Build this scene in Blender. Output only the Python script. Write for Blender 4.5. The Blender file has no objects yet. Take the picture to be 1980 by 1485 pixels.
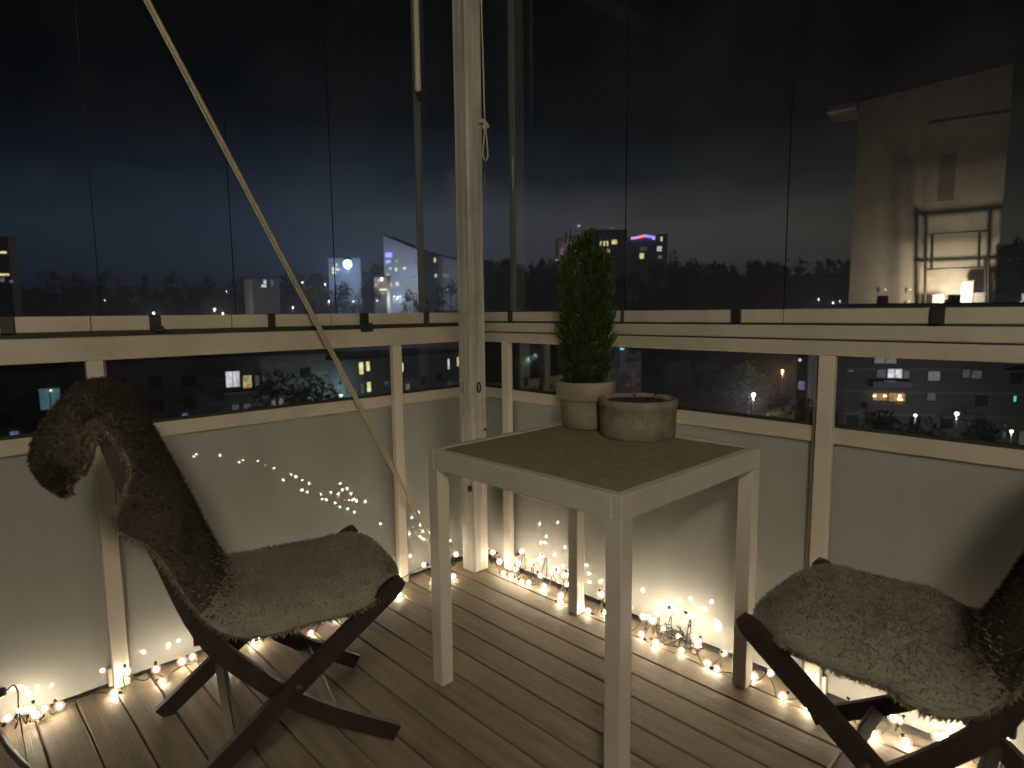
import bpy, math, random
from mathutils import Vector, Matrix, noise as mnoise

# ------------------------------------------------------------------ camera, world, exposure
sc = bpy.context.scene
col = sc.collection
PI = math.pi
FPX = 1206.54
CAM = Vector((-1.8976, -2.2085, 1.15))
F = Vector((0.69181, 0.71289, -0.11483)); R = Vector((0.71681, -0.69720, -0.00983)); U = Vector((0.08707, 0.07551, 0.99334))
cd = bpy.data.cameras.new('camera'); cam = bpy.data.objects.new('camera', cd); col.objects.link(cam)
cd.sensor_width = 36; cd.lens = 21.937; cd.clip_start = 0.02; cd.clip_end = 3000
cam.matrix_world = Matrix(((R.x, U.x, -F.x, CAM.x), (R.y, U.y, -F.y, CAM.y), (R.z, U.z, -F.z, CAM.z), (0, 0, 0, 1)))
cd.dof.use_dof = True; cd.dof.focus_distance = 2.3; cd.dof.aperture_fstop = 3.4
sc.camera = cam
sc.view_settings.view_transform = 'Standard'; sc.view_settings.look = 'None'
sc.view_settings.exposure = 0; sc.view_settings.gamma = 1; sc.view_settings.use_curve_mapping = False
try:
    cy = sc.cycles
    cy.use_denoising = True; cy.denoiser = 'OPENIMAGEDENOISE'
    cy.max_bounces = 7; cy.diffuse_bounces = 4; cy.glossy_bounces = 3; cy.transmission_bounces = 4; cy.transparent_max_bounces = 16
    cy.caustics_reflective = False; cy.caustics_refractive = False
    cy.sample_clamp_indirect = 3.0
    cy.use_light_tree = True
except Exception:
    pass

FILL_L = 74.0         # radiance of the fill lamp added, out of view, on the facade behind
BULB_L = 175.0          # radiance of a fairy-light filament

world = bpy.data.worlds.new('World'); sc.world = world; world.use_nodes = True
nt = world.node_tree; N = nt.nodes; Lk = nt.links; N.clear()
def nd(t, **k):
    n = N.new(t)
    for a, b in k.items(): setattr(n, a, b)
    return n
tc = nd('ShaderNodeTexCoord'); sep = nd('ShaderNodeSeparateXYZ'); Lk.new(tc.outputs['Generated'], sep.inputs[0])
nz = nd('ShaderNodeTexNoise'); nz.inputs['Scale'].default_value = 1.7; nz.inputs['Detail'].default_value = 3; nz.inputs['Roughness'].default_value = .55
mp = nd('ShaderNodeMapping'); mp.inputs['Scale'].default_value = (1, 1, 3.2); mp.inputs['Location'].default_value = (.35, .1, .2)
Lk.new(tc.outputs['Generated'], mp.inputs[0]); Lk.new(mp.outputs[0], nz.inputs['Vector'])
m1 = nd('ShaderNodeMath', operation='MULTIPLY_ADD'); m1.inputs[1].default_value = .16; m1.inputs[2].default_value = -.08
Lk.new(nz.outputs['Fac'], m1.inputs[0])
m2 = nd('ShaderNodeMath', operation='ADD'); Lk.new(sep.outputs['Z'], m2.inputs[0]); Lk.new(m1.outputs[0], m2.inputs[1])
ramp = nd('ShaderNodeValToRGB'); Lk.new(m2.outputs[0], ramp.inputs[0])
cr = ramp.color_ramp; cr.elements[0].position = 0.0; cr.elements[0].color = (.0085, .0105, .0145, 1)
cr.elements[1].position = .36; cr.elements[1].color = (.0002, .0004, .0004, 1)
for p_, c_ in ((.07, (.0205, .0215, .0240, 1)), (.13, (.0180, .0195, .0205, 1)), (.185, (.0040, .0055, .0066, 1)), (.25, (.0008, .0014, .0015, 1))):
    e_ = cr.elements.new(p_); e_.color = c_
# the cloud base is lit blue-grey on the town side and brownish on the street side
az = nd('ShaderNodeVectorMath', operation='DOT_PRODUCT'); az.inputs[1].default_value = (R.x, R.y, 0); Lk.new(tc.outputs['Generated'], az.inputs[0])
rmp2 = nd('ShaderNodeValToRGB'); mr = nd('ShaderNodeMapRange'); mr.inputs['From Min'].default_value = -.7; mr.inputs['From Max'].default_value = .6
Lk.new(az.outputs['Value'], mr.inputs['Value']); Lk.new(mr.outputs[0], rmp2.inputs[0])
c2 = rmp2.color_ramp; c2.elements[0].position = 0; c2.elements[0].color = (.14, .30, .46, 1); c2.elements[1].position = 1; c2.elements[1].color = (.75, .62, .45, 1)
for p_, c_ in ((.28, (.40, .60, .88, 1)), (.47, (.95, 1.0, 1.25, 1)), (.75, (1.08, .98, .84, 1))):
    e_ = c2.elements.new(p_); e_.color = c_
mx = nd('ShaderNodeMix', data_type='RGBA', blend_type='MULTIPLY'); mx.inputs[0].default_value = 1
Lk.new(ramp.outputs[0], mx.inputs[6]); Lk.new(rmp2.outputs[0], mx.inputs[7])
bg = nd('ShaderNodeBackground'); bg.inputs['Strength'].default_value = 2.8; wo = nd('ShaderNodeOutputWorld')
Lk.new(mx.outputs[2], bg.inputs[0]); Lk.new(bg.outputs[0], wo.inputs[0])

# ------------------------------------------------------------------ helpers
def sight(u, v, dist):
    """point seen along a given line of sight at a given depth (surveyed off the photograph)"""
    return CAM + (F * FPX + R * (u - 990) - U * (v - 742.5)) * (dist / FPX)
def line(u, v): return F * FPX + R * (u - 990) - U * (v - 742.5)
def on_plane(u, v, p, n):
    d = line(u, v); return CAM + d * ((p - CAM).dot(n) / d.dot(n))

def tag(o, label=None, cat=None, group=None, kind=None):
    if label: o['label'] = label
    if cat: o['category'] = cat
    if group: o['group'] = group
    if kind: o['kind'] = kind
    return o
def empty(name, loc=(0, 0, 0), rz=0, label=None, cat=None, group=None, kind=None):
    o = bpy.data.objects.new(name, None); col.objects.link(o); o.location = loc; o.rotation_euler = (0, 0, rz)
    o.empty_display_size = .1
    return tag(o, label, cat, group, kind)

class MB:
    def __init__(s): s.v = []; s.f = []; s.m = []
    def add(s, vs, fs, mi=0):
        k = len(s.v); s.v += [tuple(v) for v in vs]; s.f += [tuple(i + k for i in f) for f in fs]; s.m += [mi] * len(fs); return s
    def box(s, x0, x1, y0, y1, z0, z1, c=0.0, mi=0):
        if c <= 0:
            s.add([(x0,y0,z0),(x1,y0,z0),(x1,y1,z0),(x0,y1,z0),(x0,y0,z1),(x1,y0,z1),(x1,y1,z1),(x0,y1,z1)],
                  [(3,2,1,0),(4,5,6,7),(0,1,5,4),(1,2,6,5),(2,3,7,6),(3,0,4,7)], mi)
        else:
            vs = []
            for sx in (0, 1):
                for sy in (0, 1):
                    for sz in (0, 1):
                        X = (x0, x1)[sx]; Y = (y0, y1)[sy]; Z = (z0, z1)[sz]
                        dx = c if sx == 0 else -c; dy = c if sy == 0 else -c; dz = c if sz == 0 else -c
                        vs += [(X, Y+dy, Z+dz), (X+dx, Y, Z+dz), (X+dx, Y+dy, Z)]
            I = lambda a, b, d, k: (a*4 + b*2 + d)*3 + k
            fs = []
            for a in (0, 1):
                q = [I(a,0,0,0), I(a,1,0,0), I(a,1,1,0), I(a,0,1,0)]; fs.append(q if a else q[::-1])
                q = [I(0,a,0,1), I(1,a,0,1), I(1,a,1,1), I(0,a,1,1)]; fs.append(q[::-1] if a else q)
                q = [I(0,0,a,2), I(1,0,a,2), I(1,1,a,2), I(0,1,a,2)]; fs.append(q if a else q[::-1])
            for a in (0, 1):
                for b in (0, 1):
                    fs.append([I(a,b,0,0), I(a,b,1,0), I(a,b,1,1), I(a,b,0,1)])
                    fs.append([I(a,0,b,0), I(a,1,b,0), I(a,1,b,2), I(a,0,b,2)])
                    fs.append([I(0,a,b,1), I(1,a,b,1), I(1,a,b,2), I(0,a,b,2)])
                    for d in (0, 1): fs.append([I(a,b,d,0), I(a,b,d,1), I(a,b,d,2)])
            s.add(vs, fs, mi)
        return s
    def tube(s, pts, r, n=8, cap=True, mi=0):
        pts = [Vector(p) for p in pts]; rs = r if isinstance(r, (list, tuple)) else [r]*len(pts)
        vs = []; fs = []; ref = None
        for i, p in enumerate(pts):
            t = (pts[min(i+1, len(pts)-1)] - pts[max(i-1, 0)])
            if t.length < 1e-9: t = Vector((0, 0, 1))
            t.normalize()
            if ref is None: ref = Vector((0, 0, 1)) if abs(t.z) < .9 else Vector((1, 0, 0))
            a = t.cross(ref)
            if a.length < 1e-6: a = t.orthogonal()
            a.normalize(); b = t.cross(a); ref = b if False else ref
            for k in range(n):
                an = 2*PI*k/n; vs.append(p + a*(math.cos(an)*rs[i]) + b*(math.sin(an)*rs[i]))
        for i in range(len(pts)-1):
            for k in range(n):
                k2 = (k+1) % n; fs.append((i*n+k, i*n+k2, (i+1)*n+k2, (i+1)*n+k))
        if cap: fs.append(tuple(range(n))[::-1]); fs.append(tuple(range((len(pts)-1)*n, len(pts)*n)))
        return s.add(vs, fs, mi)
    def lathe(s, prof, n=24, c=(0, 0, 0), sx=1, sy=1, mi=0):
        vs = []; fs = []
        for r, z in prof:
            for k in range(n):
                a = 2*PI*k/n; vs.append((c[0]+r*sx*math.cos(a), c[1]+r*sy*math.sin(a), c[2]+z))
        for i in range(len(prof)-1):
            for k in range(n):
                k2 = (k+1) % n; fs.append((i*n+k, i*n+k2, (i+1)*n+k2, (i+1)*n+k))
        fs.append(tuple(range(n))[::-1]); fs.append(tuple(range((len(prof)-1)*n, len(prof)*n)))
        return s.add(vs, fs, mi)
    def ribbon(s, pts, nrm, w, t, mi=0):
        """bar with rectangular section: pts in a plane, nrm the plane normal, w width in plane, t thickness along nrm"""
        pts = [Vector(p) for p in pts]; nrm = Vector(nrm).normalized(); vs = []; fs = []
        for i, p in enumerate(pts):
            tg = (pts[min(i+1, len(pts)-1)] - pts[max(i-1, 0)]).normalized(); b = nrm.cross(tg)
            ww = w[i] if isinstance(w, (list, tuple)) else w
            for (q, e) in ((-.5, -.5), (.5, -.5), (.5, .5), (-.5, .5)): vs.append(p + b*(ww*q) + nrm*(t*e))
        for i in range(len(pts)-1):
            for k in range(4):
                k2 = (k+1) % 4; fs.append((i*4+k, i*4+k2, (i+1)*4+k2, (i+1)*4+k))
        fs.append((3, 2, 1, 0)); j = (len(pts)-1)*4; fs.append((j, j+1, j+2, j+3))
        return s.add(vs, fs, mi)
    def mesh(s, name, smooth=False):
        me = bpy.data.meshes.new(name); me.from_pydata(s.v, [], s.f); me.update()
        if smooth: me.polygons.foreach_set('use_smooth', [True]*len(me.polygons))
        return me
    def build(s, name, mats, parent=None, smooth=False, bevel=0):
        me = s.mesh(name, smooth)
        if not isinstance(mats, (list, tuple)): mats = [mats]
        for m in mats: me.materials.append(m)
        if len(mats) > 1: me.polygons.foreach_set('material_index', s.m)
        return obj(name, me, parent)
def obj(name, me, parent=None, loc=None):
    o = bpy.data.objects.new(name, me); col.objects.link(o)
    if parent: o.parent = parent
    if loc is not None: o.location = loc
    return o
def copy_tree(o, parent=None):
    c = o.copy(); col.objects.link(c)
    if parent: c.parent = parent
    for ch in list(o.children): copy_tree(ch, c)
    return c

# ------------------------------------------------------------------ materials
MATS = {}
def mat(name, base, rough=.5, var=.15, vscale=6, bump=0, bscale=60, spec=.5, metal=0, stretch=None, dirt=None, dirt_scale=3, dirt_amt=.5, rnd=0, coat=0):
    m = bpy.data.materials.new(name); m.use_nodes = True; t = m.node_tree; n = t.nodes; l = t.links
    b = n['Principled BSDF']; b.inputs['Roughness'].default_value = rough; b.inputs['Specular IOR Level'].default_value = spec; b.inputs['Metallic'].default_value = metal
    if coat: b.inputs['Coat Weight'].default_value = coat
    tcn = n.new('ShaderNodeTexCoord'); vec = tcn.outputs['Object']
    if rnd:
        oi = n.new('ShaderNodeObjectInfo'); va = n.new('ShaderNodeVectorMath'); va.operation = 'MULTIPLY_ADD'
        va.inputs[1].default_value = (1, 1, 1); l.new(vec, va.inputs[0])
        cx = n.new('ShaderNodeVectorMath'); cx.operation = 'SCALE'; cx.inputs[0].default_value = (17.3, 9.1, 5.7); l.new(oi.outputs['Random'], cx.inputs['Scale'])
        l.new(cx.outputs[0], va.inputs[2]); vec = va.outputs[0]
    if stretch:
        mpn = n.new('ShaderNodeMapping'); mpn.inputs['Scale'].default_value = stretch; l.new(vec, mpn.inputs[0]); vec2 = mpn.outputs[0]
    else: vec2 = vec
    no = n.new('ShaderNodeTexNoise'); no.inputs['Scale'].default_value = vscale; no.inputs['Detail'].default_value = 6; l.new(vec2, no.inputs['Vector'])
    rp = n.new('ShaderNodeValToRGB'); l.new(no.outputs['Fac'], rp.inputs[0])
    lo = [max(0, c*(1-var)) for c in base]; hi = [min(1, c*(1+var)) for c in base]
    rp.color_ramp.elements[0].position = .3; rp.color_ramp.elements[0].color = (*lo, 1); rp.color_ramp.elements[1].position = .7; rp.color_ramp.elements[1].color = (*hi, 1)
    cout = rp.outputs[0]
    if rnd:
        hs = n.new('ShaderNodeHueSaturation'); mrn = n.new('ShaderNodeMapRange'); mrn.inputs['To Min'].default_value = 1-rnd; mrn.inputs['To Max'].default_value = 1+rnd
        l.new(oi.outputs['Random'], mrn.inputs['Value']); l.new(mrn.outputs[0], hs.inputs['Value']); l.new(cout, hs.inputs['Color']); cout = hs.outputs[0]
    if dirt:
        dn = n.new('ShaderNodeTexNoise'); dn.inputs['Scale'].default_value = dirt_scale; dn.inputs['Detail'].default_value = 8; dn.inputs['Roughness'].default_value = .7; l.new(vec, dn.inputs['Vector'])
        dr = n.new('ShaderNodeValToRGB'); dr.color_ramp.elements[0].position = .48; dr.color_ramp.elements[1].position = .68; l.new(dn.outputs['Fac'], dr.inputs[0])
        mm = n.new('ShaderNodeMath'); mm.operation = 'MULTIPLY'; mm.inputs[1].default_value = dirt_amt; l.new(dr.outputs[0], mm.inputs[0])
        mxn = n.new('ShaderNodeMix'); mxn.data_type = 'RGBA'; l.new(mm.outputs[0], mxn.inputs[0]); l.new(cout, mxn.inputs[6]); mxn.inputs[7].default_value = (*dirt, 1); cout = mxn.outputs[2]
    l.new(cout, b.inputs['Base Color'])
    if bump:
        bn = n.new('ShaderNodeTexNoise'); bn.inputs['Scale'].default_value = bscale; bn.inputs['Detail'].default_value = 4; l.new(vec2, bn.inputs['Vector'])
        bu = n.new('ShaderNodeBump'); bu.inputs['Strength'].default_value = bump; bu.inputs['Distance'].default_value = .01; l.new(bn.outputs['Fac'], bu.inputs['Height']); l.new(bu.outputs[0], b.inputs['Normal'])
    MATS[name] = m; return m
def emit(name, c, s, body=(.3, .3, .3), vary=0, vscale=3):
    m = bpy.data.materials.new(name); m.use_nodes = True; t = m.node_tree; n = t.nodes; l = t.links
    b = n['Principled BSDF']; b.inputs['Base Color'].default_value = (*body, 1); b.inputs['Emission Color'].default_value = (*c, 1); b.inputs['Emission Strength'].default_value = s
    if vary:   # a room seen through a lit window is not even: curtains, furniture
        tcn = n.new('ShaderNodeTexCoord'); no = n.new('ShaderNodeTexNoise'); no.inputs['Scale'].default_value = vscale; no.inputs['Detail'].default_value = 3; l.new(tcn.outputs['Object'], no.inputs['Vector'])
        r_ = n.new('ShaderNodeMapRange'); r_.inputs['From Min'].default_value = .3; r_.inputs['From Max'].default_value = .7; r_.inputs['To Min'].default_value = s*(1-vary); r_.inputs['To Max'].default_value = s*(1+vary*.6)
        l.new(no.outputs['Fac'], r_.inputs['Value']); l.new(r_.outputs[0], b.inputs['Emission Strength'])
    return m
def glass(name, tint=(1, 1, 1), refl=1.0, ior=1.5):
    m = bpy.data.materials.new(name); m.use_nodes = True; t = m.node_tree; n = t.nodes; l = t.links; n.clear()
    o = n.new('ShaderNodeOutputMaterial'); tr = n.new('ShaderNodeBsdfTransparent'); tr.inputs[0].default_value = (*tint, 1)
    gl = n.new('ShaderNodeBsdfGlossy'); gl.inputs['Roughness'].default_value = .02; fr = n.new('ShaderNodeFresnel'); fr.inputs[0].default_value = ior
    # faint smears of grime on the pane
    mi = n.new('ShaderNodeMixShader'); mm = n.new('ShaderNodeMath'); mm.operation = 'MULTIPLY'; mm.inputs[1].default_value = refl
    l.new(fr.outputs[0], mm.inputs[0]); l.new(mm.outputs[0], mi.inputs[0]); l.new(tr.outputs[0], mi.inputs[1]); l.new(gl.outputs[0], mi.inputs[2])
    df = n.new('ShaderNodeBsdfDiffuse'); df.inputs[0].default_value = (.5, .5, .48, 1); mi2 = n.new('ShaderNodeMixShader')
    tcn = n.new('ShaderNodeTexCoord'); no = n.new('ShaderNodeTexNoise'); no.inputs['Scale'].default_value = 2.2; no.inputs['Detail'].default_value = 7; l.new(tcn.outputs['Object'], no.inputs['Vector'])
    r_ = n.new('ShaderNodeMapRange'); r_.inputs['From Min'].default_value = .4; r_.inputs['From Max'].default_value = .75; r_.inputs['To Min'].default_value = .001; r_.inputs['To Max'].default_value = .022; l.new(no.outputs['Fac'], r_.inputs['Value'])
    l.new(r_.outputs[0], mi2.inputs[0]); l.new(mi.outputs[0], mi2.inputs[1]); l.new(df.outputs[0], mi2.inputs[2]); l.new(mi2.outputs[0], o.inputs[0])
    return m
def frosted(name):
    m = bpy.data.materials.new(name); m.use_nodes = True; t = m.node_tree; n = t.nodes; l = t.links; n.clear()
    o = n.new('ShaderNodeOutputMaterial'); b = n.new('ShaderNodeBsdfPrincipled'); b.inputs['Roughness'].default_value = .012; b.inputs['IOR'].default_value = 1.5
    b.inputs['Base Color'].default_value = (.60, .63, .58, 1)
    tl = n.new('ShaderNodeBsdfTranslucent'); tl.inputs[0].default_value = (.55, .56, .51, 1)
    tcn = n.new('ShaderNodeTexCoord'); no = n.new('ShaderNodeTexNoise'); no.inputs['Scale'].default_value = 1.6; no.inputs['Detail'].default_value = 8; no.inputs['Roughness'].default_value = .65; mpp = n.new('ShaderNodeMapping'); mpp.inputs['Scale'].default_value = (4, 4, .7); l.new(tcn.outputs['Object'], mpp.inputs[0]); l.new(mpp.outputs[0], no.inputs['Vector'])
    rp = n.new('ShaderNodeValToRGB'); rp.color_ramp.elements[0].position = .3; rp.color_ramp.elements[0].color = (.41, .425, .40, 1); rp.color_ramp.elements[1].position = .7; rp.color_ramp.elements[1].color = (.49, .505, .48, 1)
    l.new(no.outputs['Fac'], rp.inputs[0]); l.new(rp.outputs[0], b.inputs['Base Color'])
    mi = n.new('ShaderNodeMixShader'); mi.inputs[0].default_value = .22; l.new(b.outputs[0], mi.inputs[1]); l.new(tl.outputs[0], mi.inputs[2]); l.new(mi.outputs[0], o.inputs[0])
    return m

M_white = mat('white_paint', (.62, .60, .54), .45, .06, 5, .05, 90, dirt=(.30, .27, .20), dirt_scale=2.5, dirt_amt=.35)
M_rail = mat('cream_aluminium', (.58, .535, .44), .42, .07, 3, .03, 140, dirt=(.30, .27, .20), dirt_scale=3.5, dirt_amt=.4, stretch=(1, 1, 1))
M_post = mat('post_paint', (.64, .60, .52), .4, .06, 4, .03, 120)
M_strip = mat('grey_strip', (.20, .18, .15), .5, .1, 6)
M_black = mat('black_plastic', (.02, .02, .022), .5, .2, 30)
M_gap = mat('dark_gasket', (.03, .027, .022), .8, .2, 20)
M_frost = frosted('frosted_glass')
M_glass = glass('clear_glass', (.93, .95, .93), .8)
M_pane = glass('glazing_glass', (.93, .95, .95), .11)
M_edge2 = mat('thin_pane_edge', (.014, .016, .016), .35, .2, 5)
M_edge = mat('pane_edge', (.17, .19, .19), .35, .2, 5)
M_deck = mat('deck_wood', (.215, .178, .128), .62, .30, 5, .25, 55, stretch=(7, .55, 7), rnd=.07, dirt=(.13, .105, .072), dirt_scale=4, dirt_amt=.5)
def add_grooves(m, period):
    t = m.node_tree; n = t.nodes; l = t.links; b = n['Principled BSDF']; tcn = n.new('ShaderNodeTexCoord'); w = n.new('ShaderNodeTexWave')
    w.wave_type = 'BANDS'; w.bands_direction = 'X'; w.inputs['Scale'].default_value = 2*PI/period/20; w.inputs['Distortion'].default_value = 0
    l.new(tcn.outputs['Object'], w.inputs['Vector']); old = b.inputs['Normal'].links[0].from_socket
    bu = n.new('ShaderNodeBump'); bu.inputs['Strength'].default_value = .07; bu.inputs['Distance'].default_value = .0022; l.new(w.outputs['Fac'], bu.inputs['Height']); l.new(old, bu.inputs['Normal']); l.new(bu.outputs[0], b.inputs['Normal'])
add_grooves(M_deck, .0104)
M_column = mat('whitewashed_wood', (.54, .525, .475), .7, .28, 4, .35, 30, stretch=(12, 12, .5), dirt=(.24, .21, .17), dirt_scale=5, dirt_amt=.5)
M_moss = mat('weathered_top', (.27, .245, .140), .85, .16, 40, .25, 160, dirt=(.19, .18, .085), dirt_scale=8, dirt_amt=.5)
M_chair = mat('dark_stained_wood', (.026, .019, .013), .5, .3, 5, .2, 40, stretch=(6, 6, 1.2))
M_pole = mat('pale_pole', (.46, .38, .26), .4, .12, 8)
M_plastic = mat('ivory_plastic', (.60, .57, .48), .35, .05, 5)
M_cord = mat('cotton_cord', (.58, .53, .42), .9, .15, 60)
M_clay = mat('pale_clay', (.34, .30, .235), .8, .22, 12, .25, 60, dirt=(.18, .15, .10), dirt_scale=9, dirt_amt=.6)
M_planter = mat('grey_planter', (.27, .24, .195), .85, .35, 16, .4, 70, dirt=(.16, .13, .09), dirt_scale=10, dirt_amt=.7)
M_soil = mat('soil', (.045, .033, .022), .95, .5, 40, .8, 80)
M_wire = mat('green_wire', (.035, .038, .030), .5, .2, 20)
M_bulb = emit('bulb_glow', (1.0, .81, .57), BULB_L, (.8, .7, .5))
M_halo = bpy.data.materials.new('bulb_halo_shell'); M_halo.use_nodes = True  # peach emission of the shell imitates a soft halo round the bulb
_t = M_halo.node_tree; _n = _t.nodes; _n.clear(); _o = _n.new('ShaderNodeOutputMaterial'); _tr = _n.new('ShaderNodeBsdfTransparent'); _em = _n.new('ShaderNodeEmission'); _mi = _n.new('ShaderNodeMixShader')
_em.inputs[0].default_value = (1.0, .57, .36, 1); _em.inputs[1].default_value = 1.35; _mi.inputs[0].default_value = .48
_t.links.new(_tr.outputs[0], _mi.inputs[1]); _t.links.new(_em.outputs[0], _mi.inputs[2]); _t.links.new(_mi.outputs[0], _o.inputs[0])
def leafmat(name, c1, c2, transl=.3, rough=.6):
    m = bpy.data.materials.new(name); m.use_nodes = True; t = m.node_tree; n = t.nodes; l = t.links; n.clear()
    o = n.new('ShaderNodeOutputMaterial'); g = n.new('ShaderNodeNewGeometry'); rp = n.new('ShaderNodeValToRGB'); l.new(g.outputs['Random Per Island'], rp.inputs[0])
    rp.color_ramp.elements[0].color = (*c1, 1); rp.color_ramp.elements[1].color = (*c2, 1)
    b = n.new('ShaderNodeBsdfPrincipled'); b.inputs['Roughness'].default_value = rough; b.inputs['Specular IOR Level'].default_value = .25; l.new(rp.outputs[0], b.inputs['Base Color'])
    tl = n.new('ShaderNodeBsdfTranslucent'); l.new(rp.outputs[0], tl.inputs[0]); mi = n.new('ShaderNodeMixShader'); mi.inputs[0].default_value = transl
    l.new(b.outputs[0], mi.inputs[1]); l.new(tl.outputs[0], mi.inputs[2]); l.new(mi.outputs[0], o.inputs[0]); return m
M_thuja = leafmat('conifer_needles', (.028, .060, .013), (.070, .120, .028))
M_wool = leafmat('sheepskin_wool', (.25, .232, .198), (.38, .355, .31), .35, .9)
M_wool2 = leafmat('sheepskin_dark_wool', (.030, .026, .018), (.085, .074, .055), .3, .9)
M_fringe = leafmat('sheepskin_fringe', (.25, .22, .17), (.45, .40, .32), .5, .9)
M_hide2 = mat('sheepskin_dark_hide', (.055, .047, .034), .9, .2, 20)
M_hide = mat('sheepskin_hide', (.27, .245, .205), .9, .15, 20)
M_dry = leafmat('dry_stems', (.035, .038, .022), (.06, .06, .035))
M_tree = leafmat('tree_leaves', (.030, .045, .022), (.085, .11, .045))
M_bark = mat('bark', (.05, .04, .03), .9, .3, 8)

# ------------------------------------------------------------------ the setting: town ground
def terr(d, a):
    t = min(1, max(0, (d - 130) / 320)); t = t*t*(3-2*t)
    return -20 + t*(40 + 7*math.sin(a*3.1) + 5*math.sin(a*7.3+1.2))
m = MB(); rad = [2, 12, 30, 50, 70, 90, 110, 130, 150, 175, 200, 230, 260, 300, 340, 390, 450, 520, 650, 900, 1400]; NA = 72
for d in rad:
    for k in range(NA):
        a = 2*PI*k/NA; m.v.append((d*math.cos(a), d*math.sin(a), terr(d, a)))
for i in range(len(rad)-1):
    for k in range(NA): k2 = (k+1) % NA; m.f.append((i*NA+k, (i+1)*NA+k, (i+1)*NA+k2, i*NA+k2))
m.f.append(tuple(range(NA))); m.m = [0]*len(m.f)
M_ground = mat('ground_grass', (.035, .040, .025), .95, .4, .25)
tag(m.build('ground', M_ground, smooth=True), kind='structure')
M_asph = mat('asphalt', (.05, .05, .052), .8, .2, .6)

# ------------------------------------------------------------------ balcony deck and the block that carries it
slab = MB().box(-4.4, .16, -3.8, .16, -.30, -.045).build('balcony_slab', mat('slab_concrete', (.35, .34, .32), .8, .15, 3)); tag(slab, kind='structure')
tag(MB().box(-4.35, .10, -12, .10, -20.5, -.302).build('house_block', MATS['slab_concrete']), kind='structure')
deck = empty('deck', (0, 0, 0), kind='structure')
bw = .0962
b_ = MB(); c_ = .003
prof = [(-bw/2, -.026), (bw/2, -.026), (bw/2, -c_), (bw/2-c_, 0), (-bw/2+c_, 0), (-bw/2, -c_)]
Y0, Y1 = -3.7, -.012
b_.add([(x, Y0, z) for x, z in prof] + [(x, Y1, z) for x, z in prof], [(i, (i+1) % 6, (i+1) % 6 + 6, i + 6) for i in range(6)] + [(5, 4, 3, 2, 1, 0), (6, 7, 8, 9, 10, 11)])
bme = b_.mesh('board'); bme.materials.append(M_deck)
random.seed(4)
for k in range(43):
    o = obj('board', bme, deck, (-.0733 - .1*k, random.uniform(-.004, .004), random.uniform(-.0012, .0)))

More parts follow.
